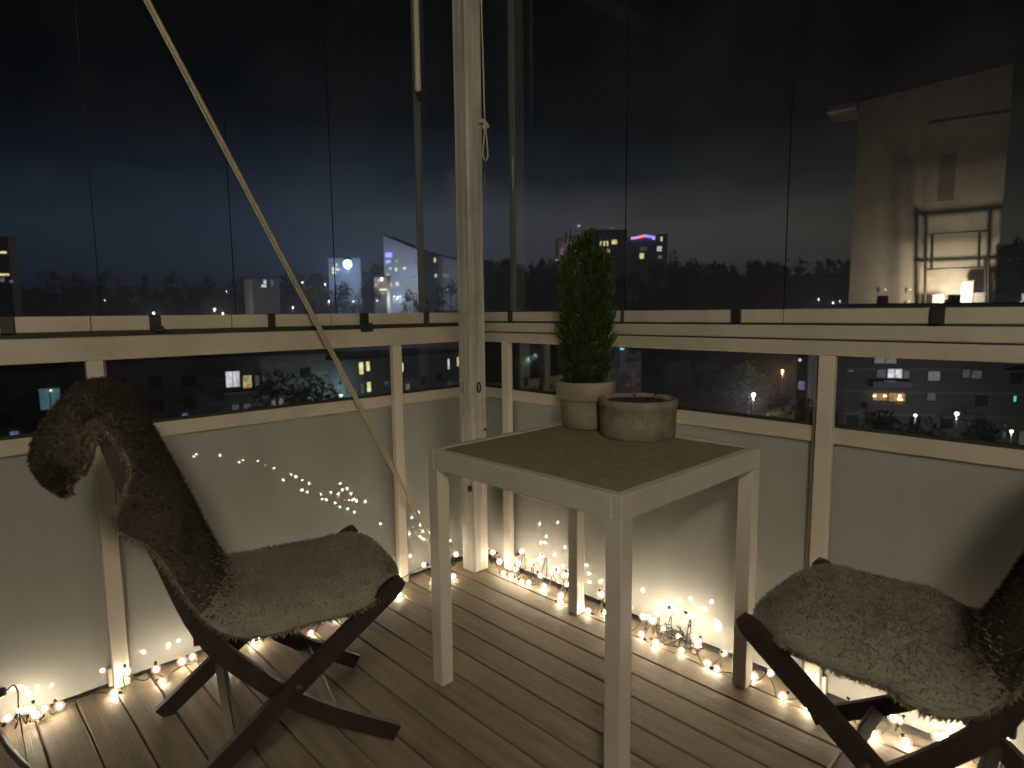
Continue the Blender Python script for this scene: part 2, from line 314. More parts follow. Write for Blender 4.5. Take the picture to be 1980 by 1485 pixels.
# ------------------------------------------------------------------ railings and glazing
M_dtrack = mat('dark_track', (.06, .058, .05), .6, .1, 5)
def rails(axis):
    """axis 'L': along x at y=0 facing -y;  'R': along y at x=0 facing -x.  local: s runs away from the corner, q inwards"""
    L = axis == 'L'
    def bx(mb, s0, s1, q0, q1, z0, z1, c=0):
        if L: mb.box(-s1, -s0, -q1, -q0, z0, z1, c)
        else: mb.box(-q1, -q0, -s1, -s0, z0, z1, c)
        return mb
    END = 4.3 if L else 3.7
    r = empty('balcony_railing', (0, 0, 0), label=('cream balcony railing on the left, running behind the leaning pole and the sheepskin chair' if L else 'cream balcony railing on the right, behind the table and its potted conifer'), cat='railing', group='railings of the corner balcony')
    s00 = .012 if L else .012
    if L:
        bx(MB(), s00, END, -.012, .048, 1.020, 1.089, .003).build('top_rail', M_rail, r)
        bx(MB(), s00, END, -.006, .036, 1.0895, 1.1045).build('rail_gasket', M_gap, r)
    else:
        bx(MB(), .05, END, -.012, .050, 1.020, 1.0605, .003).build('lower_top_rail', M_rail, r)
        bx(MB(), .05, END, .0, .042, 1.061, 1.0645).build('rail_gasket', M_gap, r)
        bx(MB(), .05, END, -.012, .047, 1.065, 1.1035, .003).build('upper_top_rail', M_rail, r)
        bx(MB(), .05, END, -.006, .034, 1.104, 1.109).build('rail_gasket', M_gap, r)
    bx(MB(), s00 if L else .02, END, -.010, .020, .766, .812, .002).build('middle_rail', M_rail, r)
    bx(MB(), s00 if L else .02, END, -.012, .017, .8125, .819).build('glass_seal', M_gap, r)
    posts = [.452, 1.503, 2.56, 3.6] if L else [.257, 1.57, 2.62, 3.5]
    for p in posts:
        pm = MB(); bx(pm, p-.0215, p+.0215, .0205, .046, .0 if True else 0, 1.0195, .002); po = pm.build('post', M_post, r)
        q = MB(); bx(q, p-.034 if not L else p-.030, p-.0218 if not L else p-.0218, .0025, .032, .0, 1.0190); q.build('side_strip', M_strip, po)  # darker grey strip along one side of the post
        # base plate
        q = MB(); bx(q, p-.032, p+.032, .004, .0202, .0, .06, .002); q.build('base_plate', M_post, po)
    ed = [s00] + [p for p in posts] + [END]
    for a, b in zip(ed[:-1], ed[1:]):
        g = MB(); bx(g, a+.004, b-.004, -.004, .003, .006, .7655); g.build('frosted_panel', M_frost, r)
        g = MB(); bx(g, a+.004, b-.004, -.002, .002, .8195, 1.0195); g.build('clear_pane', M_glass, r)
    # glazing standing on the rail
    gz = empty('balcony_glazing', (0, 0, 0), label=('frameless sliding glass panes above the left railing, with black clamps along their pale track' if L else 'frameless sliding glass panes above the right railing, behind the conifer'), cat='glazing', group='glazing above the railings')
    seams = [.012, .734, 1.101, 1.502, 2.06, 2.7, 3.4, END] if L else [.05, .866, 1.438, 2.1, 2.9, END]
    zb = 1.105 if L else 1.1095
    for a, b in zip(seams[:-1], seams[1:]):
        t = MB(); bx(t, a+.0012, b-.0012, -.006, .034, zb, 1.150, .002); t.build('bottom_track', M_rail, gz)
    edges = [.03, .299, .70, 1.077, 1.47, 1.86, 2.4, 3.1, END] if L else [.06, .281, .856, 1.43, 2.0, 2.7, END]
    for i, (a, b) in enumerate(zip(edges[:-1], edges[1:])):
        g = MB(); bx(g, a+.003, b-.003, .012, .018, 1.1505, 2.72); pn = g.build('pane', M_pane, gz)
        wd = .020 if i == 0 else .0012
        e = MB(); bx(e, b-wd, b+wd*.7 if i == 0 else b+.0012, .008, .0118, 1.1505, 2.72); e.build('pane_edge', M_edge if i == 0 else M_edge2, pn)
    cl = [(.297, .012), (.598, .018), (.967, .012), (1.335, .015), (1.695, .015), (2.1, .015), (2.6, .015)] if L else [(.287, .011), (.868, .004), (1.297, .015), (1.825, .015), (2.4, .015)]
    for k, (s, h) in enumerate(cl):
        c = MB(); bx(c, s-h, s+h, .0345, .046, zb-.001, 1.1525, .002)
        if L and k == 1: bx(c, s-.030, s+.022, .0485, .056, 1.078, 1.112, .002)
        if L and k == 3: bx(c, s-.022, s+.010, .0355, .050, 1.1005, 1.116, .002)
        c.build('clamp', M_black, gz)
    t = MB(); bx(t, .012 if L else .05, END, -.02, .05, 2.721, 2.80, .003); t.build('top_track', M_dtrack, gz)
rails('L'); rails('R')

# the flat's facade behind the balcony with a globe lamp added there, out of view, as fill light
M_wallp = mat('facade_render', (.55, .52, .46), .85, .06, 2)
tag(MB().box(-4.35, .10, -3.95, -3.72, 0, 3.1).build('facade_wall', M_wallp), kind='structure')
ln = empty('wall_lamp', (-2.89, -3.44, 2.62), label='round opal globe added as an unseen fill lamp on the facade wall behind the balcony', cat='lamp')
MB().lathe([(.05, -.225), (.15, -.17), (.21, -.08), (.225, 0), (.21, .08), (.15, .17), (.05, .225)], 24).build('globe', emit('fill_lamp_glow', (1, .86, .65), FILL_L, (.8, .78, .7)), ln, True)
MB().tube([(0, -.285, .0), (0, -.25, .22), (0, -.08, .29), (0, 0, .23)], .012, 8).build('bracket', M_black, ln)

# corner column
cl_ = empty('corner_column', (-.1375, -.1475, 0), label='weathered whitewashed wooden column standing in the balcony corner', cat='column')
MB().box(-.0425, .0425, -.0425, .0425, 0, 2.86, .006).build('shaft', M_column, cl_)
def eye(parent, c, axis, w=.009, h=.021, name='screw_eye'):
    m = MB(); pts = []
    for k in range(17):
        a = 2*PI*k/16; u = w*math.cos(a); v = h*math.sin(a)
        pts.append(Vector(c) + (Vector((u, 0, v)) if axis == 'y' else Vector((0, u, v))))
    m.tube(pts, .0035, 6, False); return m.build(name, M_black, parent, True)
eye(cl_, (-.004, -.0470, .828), 'y'); eye(cl_, (-.0470, .012, .828), 'x')
MB().lathe([(.004, 0), (.012, .002), (.014, .008), (.010, .014), (.003, .016)], 12).build('knob', M_black, cl_)
kn = [c for c in cl_.children if c.name.startswith('knob')][0]; kn.location = (-.043, -.028, .385); kn.rotation_euler = (0, -PI/2, 0)
kn = MB().lathe([(.004, 0), (.007, .002), (.006, .006), (.002, .007)], 10).build('screw_head', M_black, cl_)
kn.location = (.030, -.043, .640); kn.rotation_euler = (PI/2, 0, 0)
for s, (x0, x1, y0, y1) in enumerate([(-.050, -.0432, -.03, .03)]):
    MB().box(x0, x1, y0, y1, .70, .865, .001).build('cleat_plate', M_column, cl_)

# leaning pole
a, b = Vector((-.235, -.055, .006)), Vector((-1.66, -.297, 2.556))
lp = empty('leaning_pole', a, label='long thin pale pole leaning from the corner floor up past the left railing', cat='pole')
d = b - a; dn = d.normalized()
MB().tube([d*(k/12) for k in range(13)], .0064, 10).build('shaft', M_pole, lp, True)
sd = dn.cross(Vector((0, 1, 0))).normalized()
MB().tube([dn*.05 + sd*.0100] + [dn*(.1+.12*k) + sd*(.0098+.0006*math.sin(k*1.7)) for k in range(20)], .0022, 6).build('cord', M_cord, lp, True)
MB().tube([dn*.126, dn*.140], .0130, 10).build('collar', M_plastic, lp, True)
MB().tube([dn*-.0, dn*.03], .0100, 10).build('rubber_foot', M_black, lp, True)

# hanging wand and cord
w = empty('blind_wand', (-.335, -.075, 2.03), label='white plastic blind wand hanging beside the column', cat='wand')
MB().tube([(0, 0, 0), (0, 0, .004), (0, 0, .02), (0, 0, .66)], [.006, .0115, .0125, .0125], 12).build('stick', M_plastic, w, True)
MB().tube([(0, 0, .655), (0, 0, .70), (0, .02, .715), (0, .045, .715)], .003, 6).build('hook', M_black, w, True)
hc = empty('pull_cord', (-.098, -.203, 1.93), label='thin pale pull cord with a knot and end loop hanging by the column', cat='cord')
MB().tube([(.004, 0, 0), (.001, 0, .2), (-.004, .002, .5), (-.006, .004, .95)], .0032, 6).build('string', M_cord, hc, True)
MB().tube([(-.030, .004, -.004), (-.018, 0, .004), (-.004, -.003, .006), (.004, 0, -.004), (.010, .002, -.012), (.006, .004, -.024), (-.002, 0, -.016), (.006, -.004, .0), (.018, 0, -.010), (.022, 0, -.018)], [.006, .008, .009, .009, .009, .008, .008, .007, .008, .007], 8).build('knot', M_cord, hc, True)
lo = [(.006, 0, -.02), (.000, 0, -.06)] + [(.006 + .014*math.sin(t_), 0, -.125 - .020*math.cos(t_)) for t_ in [PI*(-.5 - .0) + k*PI/8 for k in range(0)]]
lo = [(.006, 0, -.015), (.0, 0, -.055), (-.007, 0, -.100), (-.009, 0, -.130), (-.003, 0, -.146), (.006, 0, -.150), (.015, 0, -.144), (.020, 0, -.128), (.018, 0, -.10), (.013, 0, -.055), (.008, 0, -.015)]
MB().tube(lo, .0033, 6).build('loop', M_cord, hc, True)

# ------------------------------------------------------------------ table
tb = empty('patio_table', (-.455, -1.065, 0), label='square white patio table with a dark mossy top', cat='table')
HX, HY, TH, LG = .345, .355, .745, .045
MB().box(-HX+.0290, HX-.0290, -HY+.0290, HY-.0290, TH-.016, TH-.003, .001).build('tabletop', M_moss, tb)
for sx in (-1, 1):
    for sy in (-1, 1):
        x0, x1 = sorted((sx*HX, sx*(HX-LG))); y0, y1 = sorted((sy*HY, sy*(HY-LG)))
        MB().box(x0, x1, y0, y1, 0, TH-.0605, .002).build('leg', M_white, tb)
for sx in (-1, 1):
    x0, x1 = sorted((sx*HX, sx*(HX-.028))); MB().box(x0, x1, -HY+.0285, HY-.0285, TH-.060, TH, .002).build('apron', M_white, tb)
for sy in (-1, 1):
    y0, y1 = sorted((sy*HY, sy*(HY-.028))); MB().box(-HX, HX, y0, y1, TH-.060, TH, .002).build('apron', M_white, tb)
TOPZ = TH - .003
# ------------------------------------------------------------------ conifer in its pot
random.seed(11)
pot = empty('plant_pot', (-.190, -.822, TOPZ), label='pale round clay pot with a thick rim on the far corner of the table', cat='pot')
MB().lathe([(.070, 0), (.078, .006), (.086, .05), (.091, .098), (.0925, .100), (.101, .104), (.104, .112), (.105, .160), (.102, .166), (.094, .166), (.091, .150)], 40).build('body', M_clay, pot, True)
MB().lathe([(.001, .146), (.0905, .146), (.0905, .1505), (.05, .156), (.002, .158)], 30).build('soil', M_soil, pot)
def scatter_leaf(mb, p, dr, ln, wd):
    dr = dr.normalized(); s = dr.cross(Vector((random.uniform(-1, 1), random.uniform(-1, 1), random.uniform(-1, 1))))
    if s.length < 1e-4: return
    s.normalize(); mb.add([p - s*wd*.5, p + s*wd*.5, p + dr*ln], [(0, 1, 2)])
con = empty('conifer', (-.190, -.822, TOPZ+.158), label='slim columnar green conifer growing out of the clay pot on the table', cat='plant')
mb = MB()
def crad(t): return .094*(min(1, .72 + t*2.2) if t < .15 else 1.0)*(1 if t < .80 else max(.0, 1-((t-.80)/.2)**1.6*.72))
HC = .485
for k in range(19000):
    t = random.random(); a = random.uniform(0, 2*PI); rr = crad(t)*(1 + .10*math.sin(a*5+t*23) + .07*math.sin(a*9-t*41))*math.sqrt(random.uniform(.25, 1))
    p = Vector((rr*math.cos(a), rr*math.sin(a), t*HC))
    if mnoise.noise(p*34) < -.16 or (mnoise.noise(p*75) < -.25): continue
    p += p.normalized()*0 + Vector((math.cos(a), math.sin(a), 0))*.012*mnoise.noise(p*26 + Vector((9, 0, 0)))
    dr = Vector((math.cos(a)*.55, math.sin(a)*.55, 1)) + Vector((random.uniform(-.5, .5), random.uniform(-.5, .5), random.uniform(-.4, .4)))
    scatter_leaf(mb, p, dr, random.uniform(.010, .026), random.uniform(.003, .007))
for k in range(60):   # feathery tips round the top
    a = random.uniform(0, 2*PI); rr = random.uniform(0, .07); h = HC*random.uniform(.9, 1.0)
    for q in range(18):
        p = Vector((rr*math.cos(a), rr*math.sin(a), h + q*.0022)); scatter_leaf(mb, p, Vector((random.uniform(-.6, .6), random.uniform(-.6, .6), 1)), .016, .004)
tag(mb.build('foliage', M_thuja, con), kind='stuff')
stm = MB().tube([(0, 0, -.01), (.004, 0, .15), (0, .003, .42)], [.011, .009, .004], 8)
for k in range(46):
    a = random.uniform(0, 6.28); z = random.uniform(.01, .40); stm.tube([(0, 0, z), (.045*math.cos(a), .045*math.sin(a), z+.05), (.08*math.cos(a), .08*math.sin(a), z+.10)], [.003, .002, .001], 4)
stm.build('stem', M_bark, con, True)
# low planter
pl = empty('planter_bowl', (-.190, -1.040, TOPZ), label='low wide grey planter bowl with dry stems, in front of the clay pot', cat='planter')
MB().lathe([(.118, 0), (.122, .004), (.124, .05), (.1255, .098), (.1285, .101), (.1290, .121), (.127, .1245), (.118, .125), (.114, .110)], 40).build('bowl', M_planter, pl, True)
MB().lathe([(.001, .108), (.1125, .108), (.1125, .112), (.06, .118), (.002, .119)], 28).build('soil', M_soil, pl)
mb = MB()
for k in range(10):
    a = random.uniform(0, 2*PI); rr = .095*math.sqrt(random.random()); p = Vector((rr*math.cos(a), rr*math.sin(a), .112))
    dr = Vector((math.cos(a)*random.uniform(.1, .9), math.sin(a)*random.uniform(.1, .9), 1)).normalized(); L = random.uniform(.012, .04)
    q = p + dr*L*.6 + Vector((random.uniform(-.012, .012), random.uniform(-.012, .012), 0)); e = p + dr*L + Vector((random.uniform(-.02, .02), random.uniform(-.02, .02), -.006))
    mb.tube([p, q, e], [.0011, .0009, .0005], 3, False)
    for j in range(5): scatter_leaf(mb, p + (e-p)*random.uniform(.3, 1), Vector((random.uniform(-1, 1), random.uniform(-1, 1), random.uniform(0, 1))), random.uniform(.006, .014), .004)
tag(mb.build('dry_stems', M_dry, pl), kind='stuff')

# ------------------------------------------------------------------ folding chairs with sheepskins
def catmull(pts, n):
    pts = [Vector(p) for p in pts]; out = []
    for i in range(len(pts)-1):
        p0 = pts[max(i-1, 0)]; p1 = pts[i]; p2 = pts[i+1]; p3 = pts[min(i+2, len(pts)-1)]
        for k in range(n):
            t = k/n; out.append(.5*((2*p1) + (p2-p0)*t + (2*p0-5*p1+4*p2-p3)*t*t + (3*p1-p0-3*p2+p3)*t**3))
    out.append(pts[-1]); return out
def round_end(mb, c, r, t, axis_y):
    pass
def folding_chair(loc, rz, label):
    ch = empty('folding_chair', loc, rz, label=label, cat='chair', group='folding chairs either side of the table')
    A = catmull([(-.335, 0, .945), (-.298, 0, .80), (-.245, 0, .63), (-.175, 0, .425), (-.08, 0, .295), (.06, 0, .160), (.275, 0, .016)], 5)
    for sy in (-1, 1):
        MB().ribbon([(p.x, sy*.200, p.z) for p in A], (0, 1, 0), .042, .022).build('back_leg', M_chair, ch)
        B = [(-.285, sy*.226, .005), (-.05, sy*.226, .190), (.15, sy*.226, .345), (.268, sy*.226, .435), (.285, sy*.226, .448), (.297, sy*.226, .457)]
        MB().ribbon(B, (0, 1, 0), [.046, .046, .046, .046, .038, .018], .022).build('front_leg', M_chair, ch)
        MB().box(-.195, .235, sy*.1775-.010, sy*.1775+.010, .385, .421, .003).build('seat_rail', M_chair, ch)
        pv = MB().lathe([(.010, 0), (.012, .004), (.009, .010), (.003, .012)], 12).build('pivot_bolt', M_black, ch, True); pv.location = (.022, sy*.237, .245); pv.rotation_euler = (-sy*PI/2, 0, 0)
    for k in range(6):
        x = .225 - k*.074; MB().box(x-.030, x+.030, -.200, .200, .4215, .433, .003).build('seat_slat', M_chair, ch)
    for z, x in ((.62, -.2445), (.73, -.2795), (.84, -.3125), (.905, -.325)):
        q = MB().box(-.009, .009, -.1885, .1885, -.030, .030, .003).build('back_slat', M_chair, ch); q.location = (x, 0, z); q.rotation_euler = (0, math.radians(-17), 0)
    for (x, z, ww) in ((-.125, .131, .214), (.115, .112, .1885)):
        q = MB().box(-.008, .008, -ww, ww, -.016, .016, .002).build('stretcher', M_chair, ch); q.location = (x, 0, z); q.rotation_euler = (0, math.radians(40), 0)
    return ch
def sheepskin(loc, rz, label, seed, st):
    rnd = random.Random(seed); sk = empty('sheepskin', loc, rz, label=label, cat='sheepskin', group='sheepskins on the chairs')
    P = catmull([(q[0], 0, q[1]) for q in st], 6); n = len(P); NV = 21
    S = catmull([(q[2], q[3], q[4]) for q in st], 6)
    wob = [(rnd.uniform(.5, 1.6), rnd.uniform(0, 6), rnd.uniform(.004, .009)) for _ in range(5)]
    G = []; NN = []
    for i in range(n):
        tg = (P[min(i+1, n-1)] - P[max(i-1, 0)]).normalized(); up = Vector((0, 1, 0)).cross(tg)
        row = []; nr = []
        for j in range(NV):
            v = -1 + 2*j/(NV-1); e = sum(am*math.sin(i*fr*.5 + ph + (3 if v > 0 else 0)) for fr, ph, am in wob)
            hw = S[i].x if v < 0 else S[i].y
            y = v*(hw + e*.6); dr = S[i].z*abs(v)**(5.0 if i < n*.3 else 3.0)
            row.append(P[i] + Vector((0, y, 0)) - up*dr); nr.append((up + Vector((0, v*abs(v)*.9, 0))).normalized())
        G.append(row); NN.append(nr)
    m = MB(); T = .006
    vs = [G[i][j] + NN[i][j]*T for i in range(n) for j in range(NV)] + [G[i][j] - NN[i][j]*T for i in range(n) for j in range(NV)]
    fs = []; K = n*NV
    for i in range(n-1):
        for j in range(NV-1):
            q = (i*NV+j, i*NV+j+1, (i+1)*NV+j+1, (i+1)*NV+j); fs.append(q[::-1]); fs.append(tuple(k+K for k in q))
    for i in range(n-1):
        for j in (0, NV-1): q = (i*NV+j, (i+1)*NV+j, (i+1)*NV+j+K, i*NV+j+K); fs.append(q if j else q[::-1])
    for j in range(NV-1):
        for i in (0, n-1): q = (i*NV+j, i*NV+j+1, i*NV+j+1+K, i*NV+j+K); fs.append(q if i == 0 else q[::-1])
    m.add(vs, fs); m.m = []
    for i in range(n-1):
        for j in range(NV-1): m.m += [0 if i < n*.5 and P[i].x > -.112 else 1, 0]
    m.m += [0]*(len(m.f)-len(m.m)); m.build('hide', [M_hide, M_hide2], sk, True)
    w = MB()
    w2 = MB()
    def lock(p, dr, ln, wd, w=w):
        dr = dr.normalized(); s = dr.cross(Vector((rnd.uniform(-1, 1), rnd.uniform(-1, 1), rnd.uniform(-1, 1))))
        if s.length < 1e-3: return
        s.normalize(); mid = p + dr*ln*.6 + s*rnd.uniform(-.3, .3)*ln*.3
        w.add([p - s*wd*.5, p + s*wd*.5, mid + s*wd*.4, mid - s*wd*.4, p + dr*ln + Vector((rnd.uniform(-1, 1), rnd.uniform(-1, 1), rnd.uniform(-1, 1)))*ln*.25], [(0, 1, 2, 3), (3, 2, 4)])
    w3 = MB()
    for k in range(44000):
        i = rnd.randrange(n-1); j = rnd.randrange(NV-1); a, b = rnd.random(), rnd.random()
        p = (G[i][j]*(1-a)+G[i+1][j]*a)*(1-b) + (G[i][j+1]*(1-a)+G[i+1][j+1]*a)*b; nn = NN[i][j]
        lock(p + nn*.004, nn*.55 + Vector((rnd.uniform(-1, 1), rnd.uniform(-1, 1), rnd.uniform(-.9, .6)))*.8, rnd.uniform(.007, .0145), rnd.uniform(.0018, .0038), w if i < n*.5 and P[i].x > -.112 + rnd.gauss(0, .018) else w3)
    for k in range(5200):   # fringe along the rim
        e = rnd.random(); 
        if e < .84: i = rnd.randrange(n-1); j = rnd.choice((0, NV-1)); a = rnd.random(); p = G[i][j]*(1-a)+G[i+1][j]*a; out = Vector((0, 1 if j else -1, 0)); nn = NN[i][j]
        else: i = rnd.choice((0, n-1)); j = rnd.randrange(NV-1); a = rnd.random(); p = G[i][j]*(1-a)+G[i][j+1]*a; out = (P[0]-P[1]).normalized() if i == 0 else (P[n-1]-P[n-2]).normalized(); nn = NN[i][j]
        lock(p, out + nn*rnd.uniform(-.5, .5) + Vector((rnd.uniform(-.6, .6), rnd.uniform(-.3, .3), rnd.uniform(-.9, .2))), rnd.uniform(.008, .019), rnd.uniform(.002, .0045), w2)
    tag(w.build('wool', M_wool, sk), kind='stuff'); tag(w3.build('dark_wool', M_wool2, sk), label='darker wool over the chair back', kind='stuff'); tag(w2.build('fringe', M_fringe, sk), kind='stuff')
    return sk
RZ1 = math.radians(-15); O1 = Vector((math.cos(RZ1)*-1.05 - math.sin(RZ1)*-.882, math.sin(RZ1)*-1.05 + math.cos(RZ1)*-.882, 0))
folding_chair(O1, RZ1, 'dark wooden folding chair on the left, facing the table, wool draped over its tall back')
st1 = [(.318, .425, .14, .14, .02), (.305, .452, .19, .19, .035), (.25, .470, .228, .225, .05), (.12, .466, .250, .235, .06), (.0, .466, .256, .235, .06), (-.085, .474, .245, .225, .065), (-.130, .545, .235, .215, .075),
 (-.180, .68, .245, .21, .085), (-.215, .77, .285, .22, .115), (-.245, .845, .235, .22, .050), (-.285, .93, .225, .215, .045), (-.325, .985, .225, .215, .055), (-.385, .985, .225, .215, .075), (-.440, .925, .235, .21, .105), (-.472, .86, .240, .20, .105), (-.465, .80, .20, .16, .085), (-.430, .755, .12, .08, .03)]
sheepskin(O1, RZ1, 'sheepskin with grey seat wool and dark back wool draped over the tall left chair', 3, st1)
RZ2 = math.radians(90); O2 = Vector((-.362, -1.895, 0))
folding_chair(O2, RZ2, 'dark wooden folding chair at the right edge, its back cut off by the frame')
st2 = [(.300, .435, .16, .16, .02), (.285, .458, .21, .20, .04), (.22, .478, .245, .22, .05), (.10, .477, .262, .23, .055), (0, .476, .268, .235, .06), (-.085, .478, .262, .222, .075), (-.130, .55, .25, .21, .085),
 (-.185, .69, .245, .21, .085), (-.25, .85, .235, .21, .050), (-.290, .93, .225, .21, .045), (-.330, .985, .22, .21, .055), (-.385, .98, .22, .21, .07), (-.435, .91, .21, .20, .09), (-.455, .85, .12, .12, .04)]
sheepskin(O2, RZ2, 'grey sheepskin lying over the seat of the right chair', 8, st2)

# ------------------------------------------------------------------ fairy lights
random.seed(21)
bm_ = MB().lathe([(.003, -.0118), (.0075, -.009), (.0112, -.003), (.0115, .002), (.0085, .009), (.003, .0122)], 12)
bulb_me = bm_.mesh('bulb', True); bulb_me.materials.append(M_halo)
fil_me = MB().lathe([(.0018, -.0058), (.0045, -.0035), (.0058, 0), (.0045, .0035), (.0018, .0058)], 10).mesh('filament', True); fil_me.materials.append(M_bulb)
def fairy(name, label, pts, extra_paths=()):
    r = empty(name, (0, 0, 0), label=label, cat='string lights', group='fairy lights along the railings')
    cab = MB()
    path = []
    for i, p in enumerate(pts):
        p = Vector(p); path.append(p + Vector((0, 0, -.008)) + Vector((random.uniform(-.012, .012), random.uniform(-.012, .012), 0)))
        if i < len(pts)-1:
            q = Vector(pts[i+1]); dd = (q-p).length; mid = (p+q)/2 + Vector((random.uniform(-.25, .25)*dd, random.uniform(-.15, .15)*dd, 0)); mid.z = max(.004, (p.z+q.z)/2*.5 + random.uniform(0, .04) if dd > .1 else .01); path.append(mid)
    for p in path: p.z = max(p.z, .0035); p.x = min(p.x, -.008); p.y = min(p.y, -.008)
    cab.tube(catmull(path, 5), .0019, 5)
    for ex in extra_paths: cab.tube(catmull(ex, 5), .0019, 5)
    for p in pts:
        p = Vector(p); o = obj('bulb', bulb_me, r, p); o.rotation_euler = (random.uniform(-1.4, 1.4), random.uniform(-1.4, 1.4), 0); ax = o.rotation_euler.to_matrix() @ Vector((0, 0, 1)); k_ = random.choice((1, 1, -1)); cab.tube([p + ax*k_*.0125, p + ax*k_*.024], [.0052, .0042], 7); o.scale = [random.uniform(1.05, 1.5)]*3; obj('filament', fil_me, o)
    cab.build('cable', M_wire, r, True)
    return r
def floor(u, v, z=.012):
    d = line(u, v); p = CAM + d*((z-CAM.z)/d.z)
    if p.y > -.075: d = line(u, v); p = CAM + d*((-.075-CAM.y)/d.y)
    if p.x > -.075: p = CAM + d*((-.075-CAM.x)/d.x)
    return p
left_px = [(15, 1388), (38, 1374), (52, 1371), (62, 1372), (68, 1382), (86, 1370), (115, 1365), (222, 1340), (246, 1298), (302, 1294), (352, 1279), (372, 1270), (430, 1247), (500, 1228), (560, 1203), (640, 1172), (700, 1150), (768, 1122), (820, 1092), (868, 1046), (882, 1072)]
random.seed(33)
fill_bulbs_l = [(-1.42 + .145*k + random.uniform(-.05, .05), random.uniform(-.20, -.085), .013) for k in range(9)]  # bulbs added between the clusters to spread the glow over the panels
fill_bulbs_r = [(random.uniform(-.135, -.075), -.27 - .082*k + random.uniform(-.03, .03), .013) for k in range(21)]
lp_ = [(x, -.10 - .05*math.sin(x*7), .012) for x in (-3.4, -2.9, -2.45, -2.1)] + sorted([tuple(floor(*c)) for c in left_px] + fill_bulbs_l)
adapter = [(-1.79, -.13, .10), (-1.772, -.12, .115), (-1.765, -.11, .08), (-1.766, -.12, .02)]
fairy('string_lights', 'string of warm fairy lights on the deck along the left railing', lp_)
right_px = [(940, 1062), (953, 1068), (966, 1086), (997, 1100), (1003, 1090), (1009, 1066), (1028, 1091), (1022, 1127), (1048, 1075), (1045, 1113), (1068, 1106), (1090, 1112), (1096, 1130), (1162, 1149), (1200, 1165), (1244, 1192), (1254, 1193), (1262, 1200), (1272, 1186), (1283, 1216), (1294, 1184), (1312, 1231), (1322, 1205), (1335, 1190), (1345, 1232), (1350, 1238), (1347, 1246), (1400, 1262), (1490, 1301), (1577, 1332), (1650, 1362), (1728, 1388), (1815, 1425), (1827, 1424), (1834, 1448), (1945, 1430)]
extra = [(-0.298, -3.149, 0.014), (-0.258, -3.214, 0.014), (-0.137, -3.032, 0.014), (-0.118, -2.679, 0.014), (-0.075, -2.708, 0.014), (-0.06, -2.61, 0.036), (-0.06, -2.466, 0.08), (-0.06, -2.319, 0.115), (-0.06, -2.415, 0.032), (-0.06, -2.206, 0.083), (-0.06, -2.164, 0.063), (-0.06, -2.009, 0.072), (-0.06, -1.93, 0.104), (-0.06, -1.903, 0.134), (-0.06, -1.955, 0.033), (-0.06, -1.899, 0.021), (-0.06, -1.806, 0.071), (-0.06, -1.571, 0.016), (-0.06, -1.178, 0.053), (-0.06, -1.131, 0.088), (-0.06, -1.069, 0.107), (-0.06, -0.92, 0.155), (-0.06, -0.906, 0.112)]
rp_ = sorted([tuple(floor(*c)) for c in right_px] + [(x, y, min(z, .045)) for x, y, z in extra[:-5]] + fill_bulbs_r, key=lambda q: -q[1])
tang = []
tc_ = floor(1315, 1215)
for k in range(5):
    t = []
    for j in range(9): t.append((min(-.01, tc_.x + random.uniform(-.06, .05)), tc_.y + random.uniform(-.10, .10), random.uniform(.004, .055)))
    tang.append(t)
fairy('string_lights', 'string of warm fairy lights along the right railing, bunched in a tangle beyond the table', rp_, tang)
ad = empty('plug_adapter', (-1.795, -.12, .148), label='black plug adapter with a thin wire by the left edge of the deck', cat='adapter')
MB().box(-.028, .012, -.011, .011, -.010, .010, .004).build('body', M_black, ad)
MB().tube(catmull([(.012, 0, 0), (.028, .006, .006), (.036, .01, -.02), (.034, .01, -.06), (.036, .006, -.135), (.036, -.05, -.1455), (.03, -.15, -.1455)], 5), .002, 5).build('wire', M_wire, ad, True)
MB().box(-.024, -.019, -.0025, .0025, -.148, -.0102).build('spike', M_black, ad)

bc = empty('black_cable', (-1.86, -.30, .012), label='thick black cable curving over the deck at the lower left corner', cat='cable')
MB().tube(catmull([(.030, .262, 0), (.052, .235, 0), (.070, .11, 0), (.090, .01, 0), (.12, -.09, 0), (.18, -.20, 0)], 6), .0085, 8).build('sheath', M_black, bc, True)

# ------------------------------------------------------------------ town: buildings, lamps, trees
W_warm = emit('window_warm', (1, .78, .36), .62, vary=.6, vscale=1.6); W_yel = emit('window_yellow', (1, .85, .42), 1.15, vary=.5, vscale=1.2)
W_white = emit('window_white', (.95, .92, 1), .85, vary=.55, vscale=1.3); W_blue = emit('window_blue', (.42, .52, 1), .28, vary=.5); W_cyan = emit('window_cyan', (.35, .75, .95), .16, vary=.4)
W_dimc = emit('window_dim', (.75, .78, .85), .07, vary=.5); W_teal = emit('lamp_teal', (.25, 1, .75), .7); W_grey = emit('window_grey', (.85, .85, .8), .17, vary=.5)
W_purple = emit('sign_purple', (.30, .20, 1), 2.4); W_red = emit('sign_red', (1, .18, .22), 2.4); W_orange = emit('balcony_orange', (1, .50, .10), .35, vary=.7, vscale=2)
W_pt = emit('point_white', (.9, .92, 1), 3.0); W_ptw = emit('point_warm', (1, .72, .4), 3.0)
M_dark_glass = mat('dark_window', (.03, .035, .04), .12, .2, 2)
M_frame = mat('window_frame', (.10, .10, .10), .5)
WALL = {'white': mat('render_white', (.55, .56, .60), .85, .08, .3), 'grey': mat('render_grey', (.30, .31, .34), .85, .08, .3), 'dark': mat('brick_dark', (.20, .19, .18), .9, .15, .4), 'pale': mat('render_pale', (.42, .38, .31), .85, .10, .25, dirt=(.25, .22, .17), dirt_scale=.35, dirt_amt=.5), 'brown': mat('render_brown', (.22, .19, .15), .9, .12, .3)}
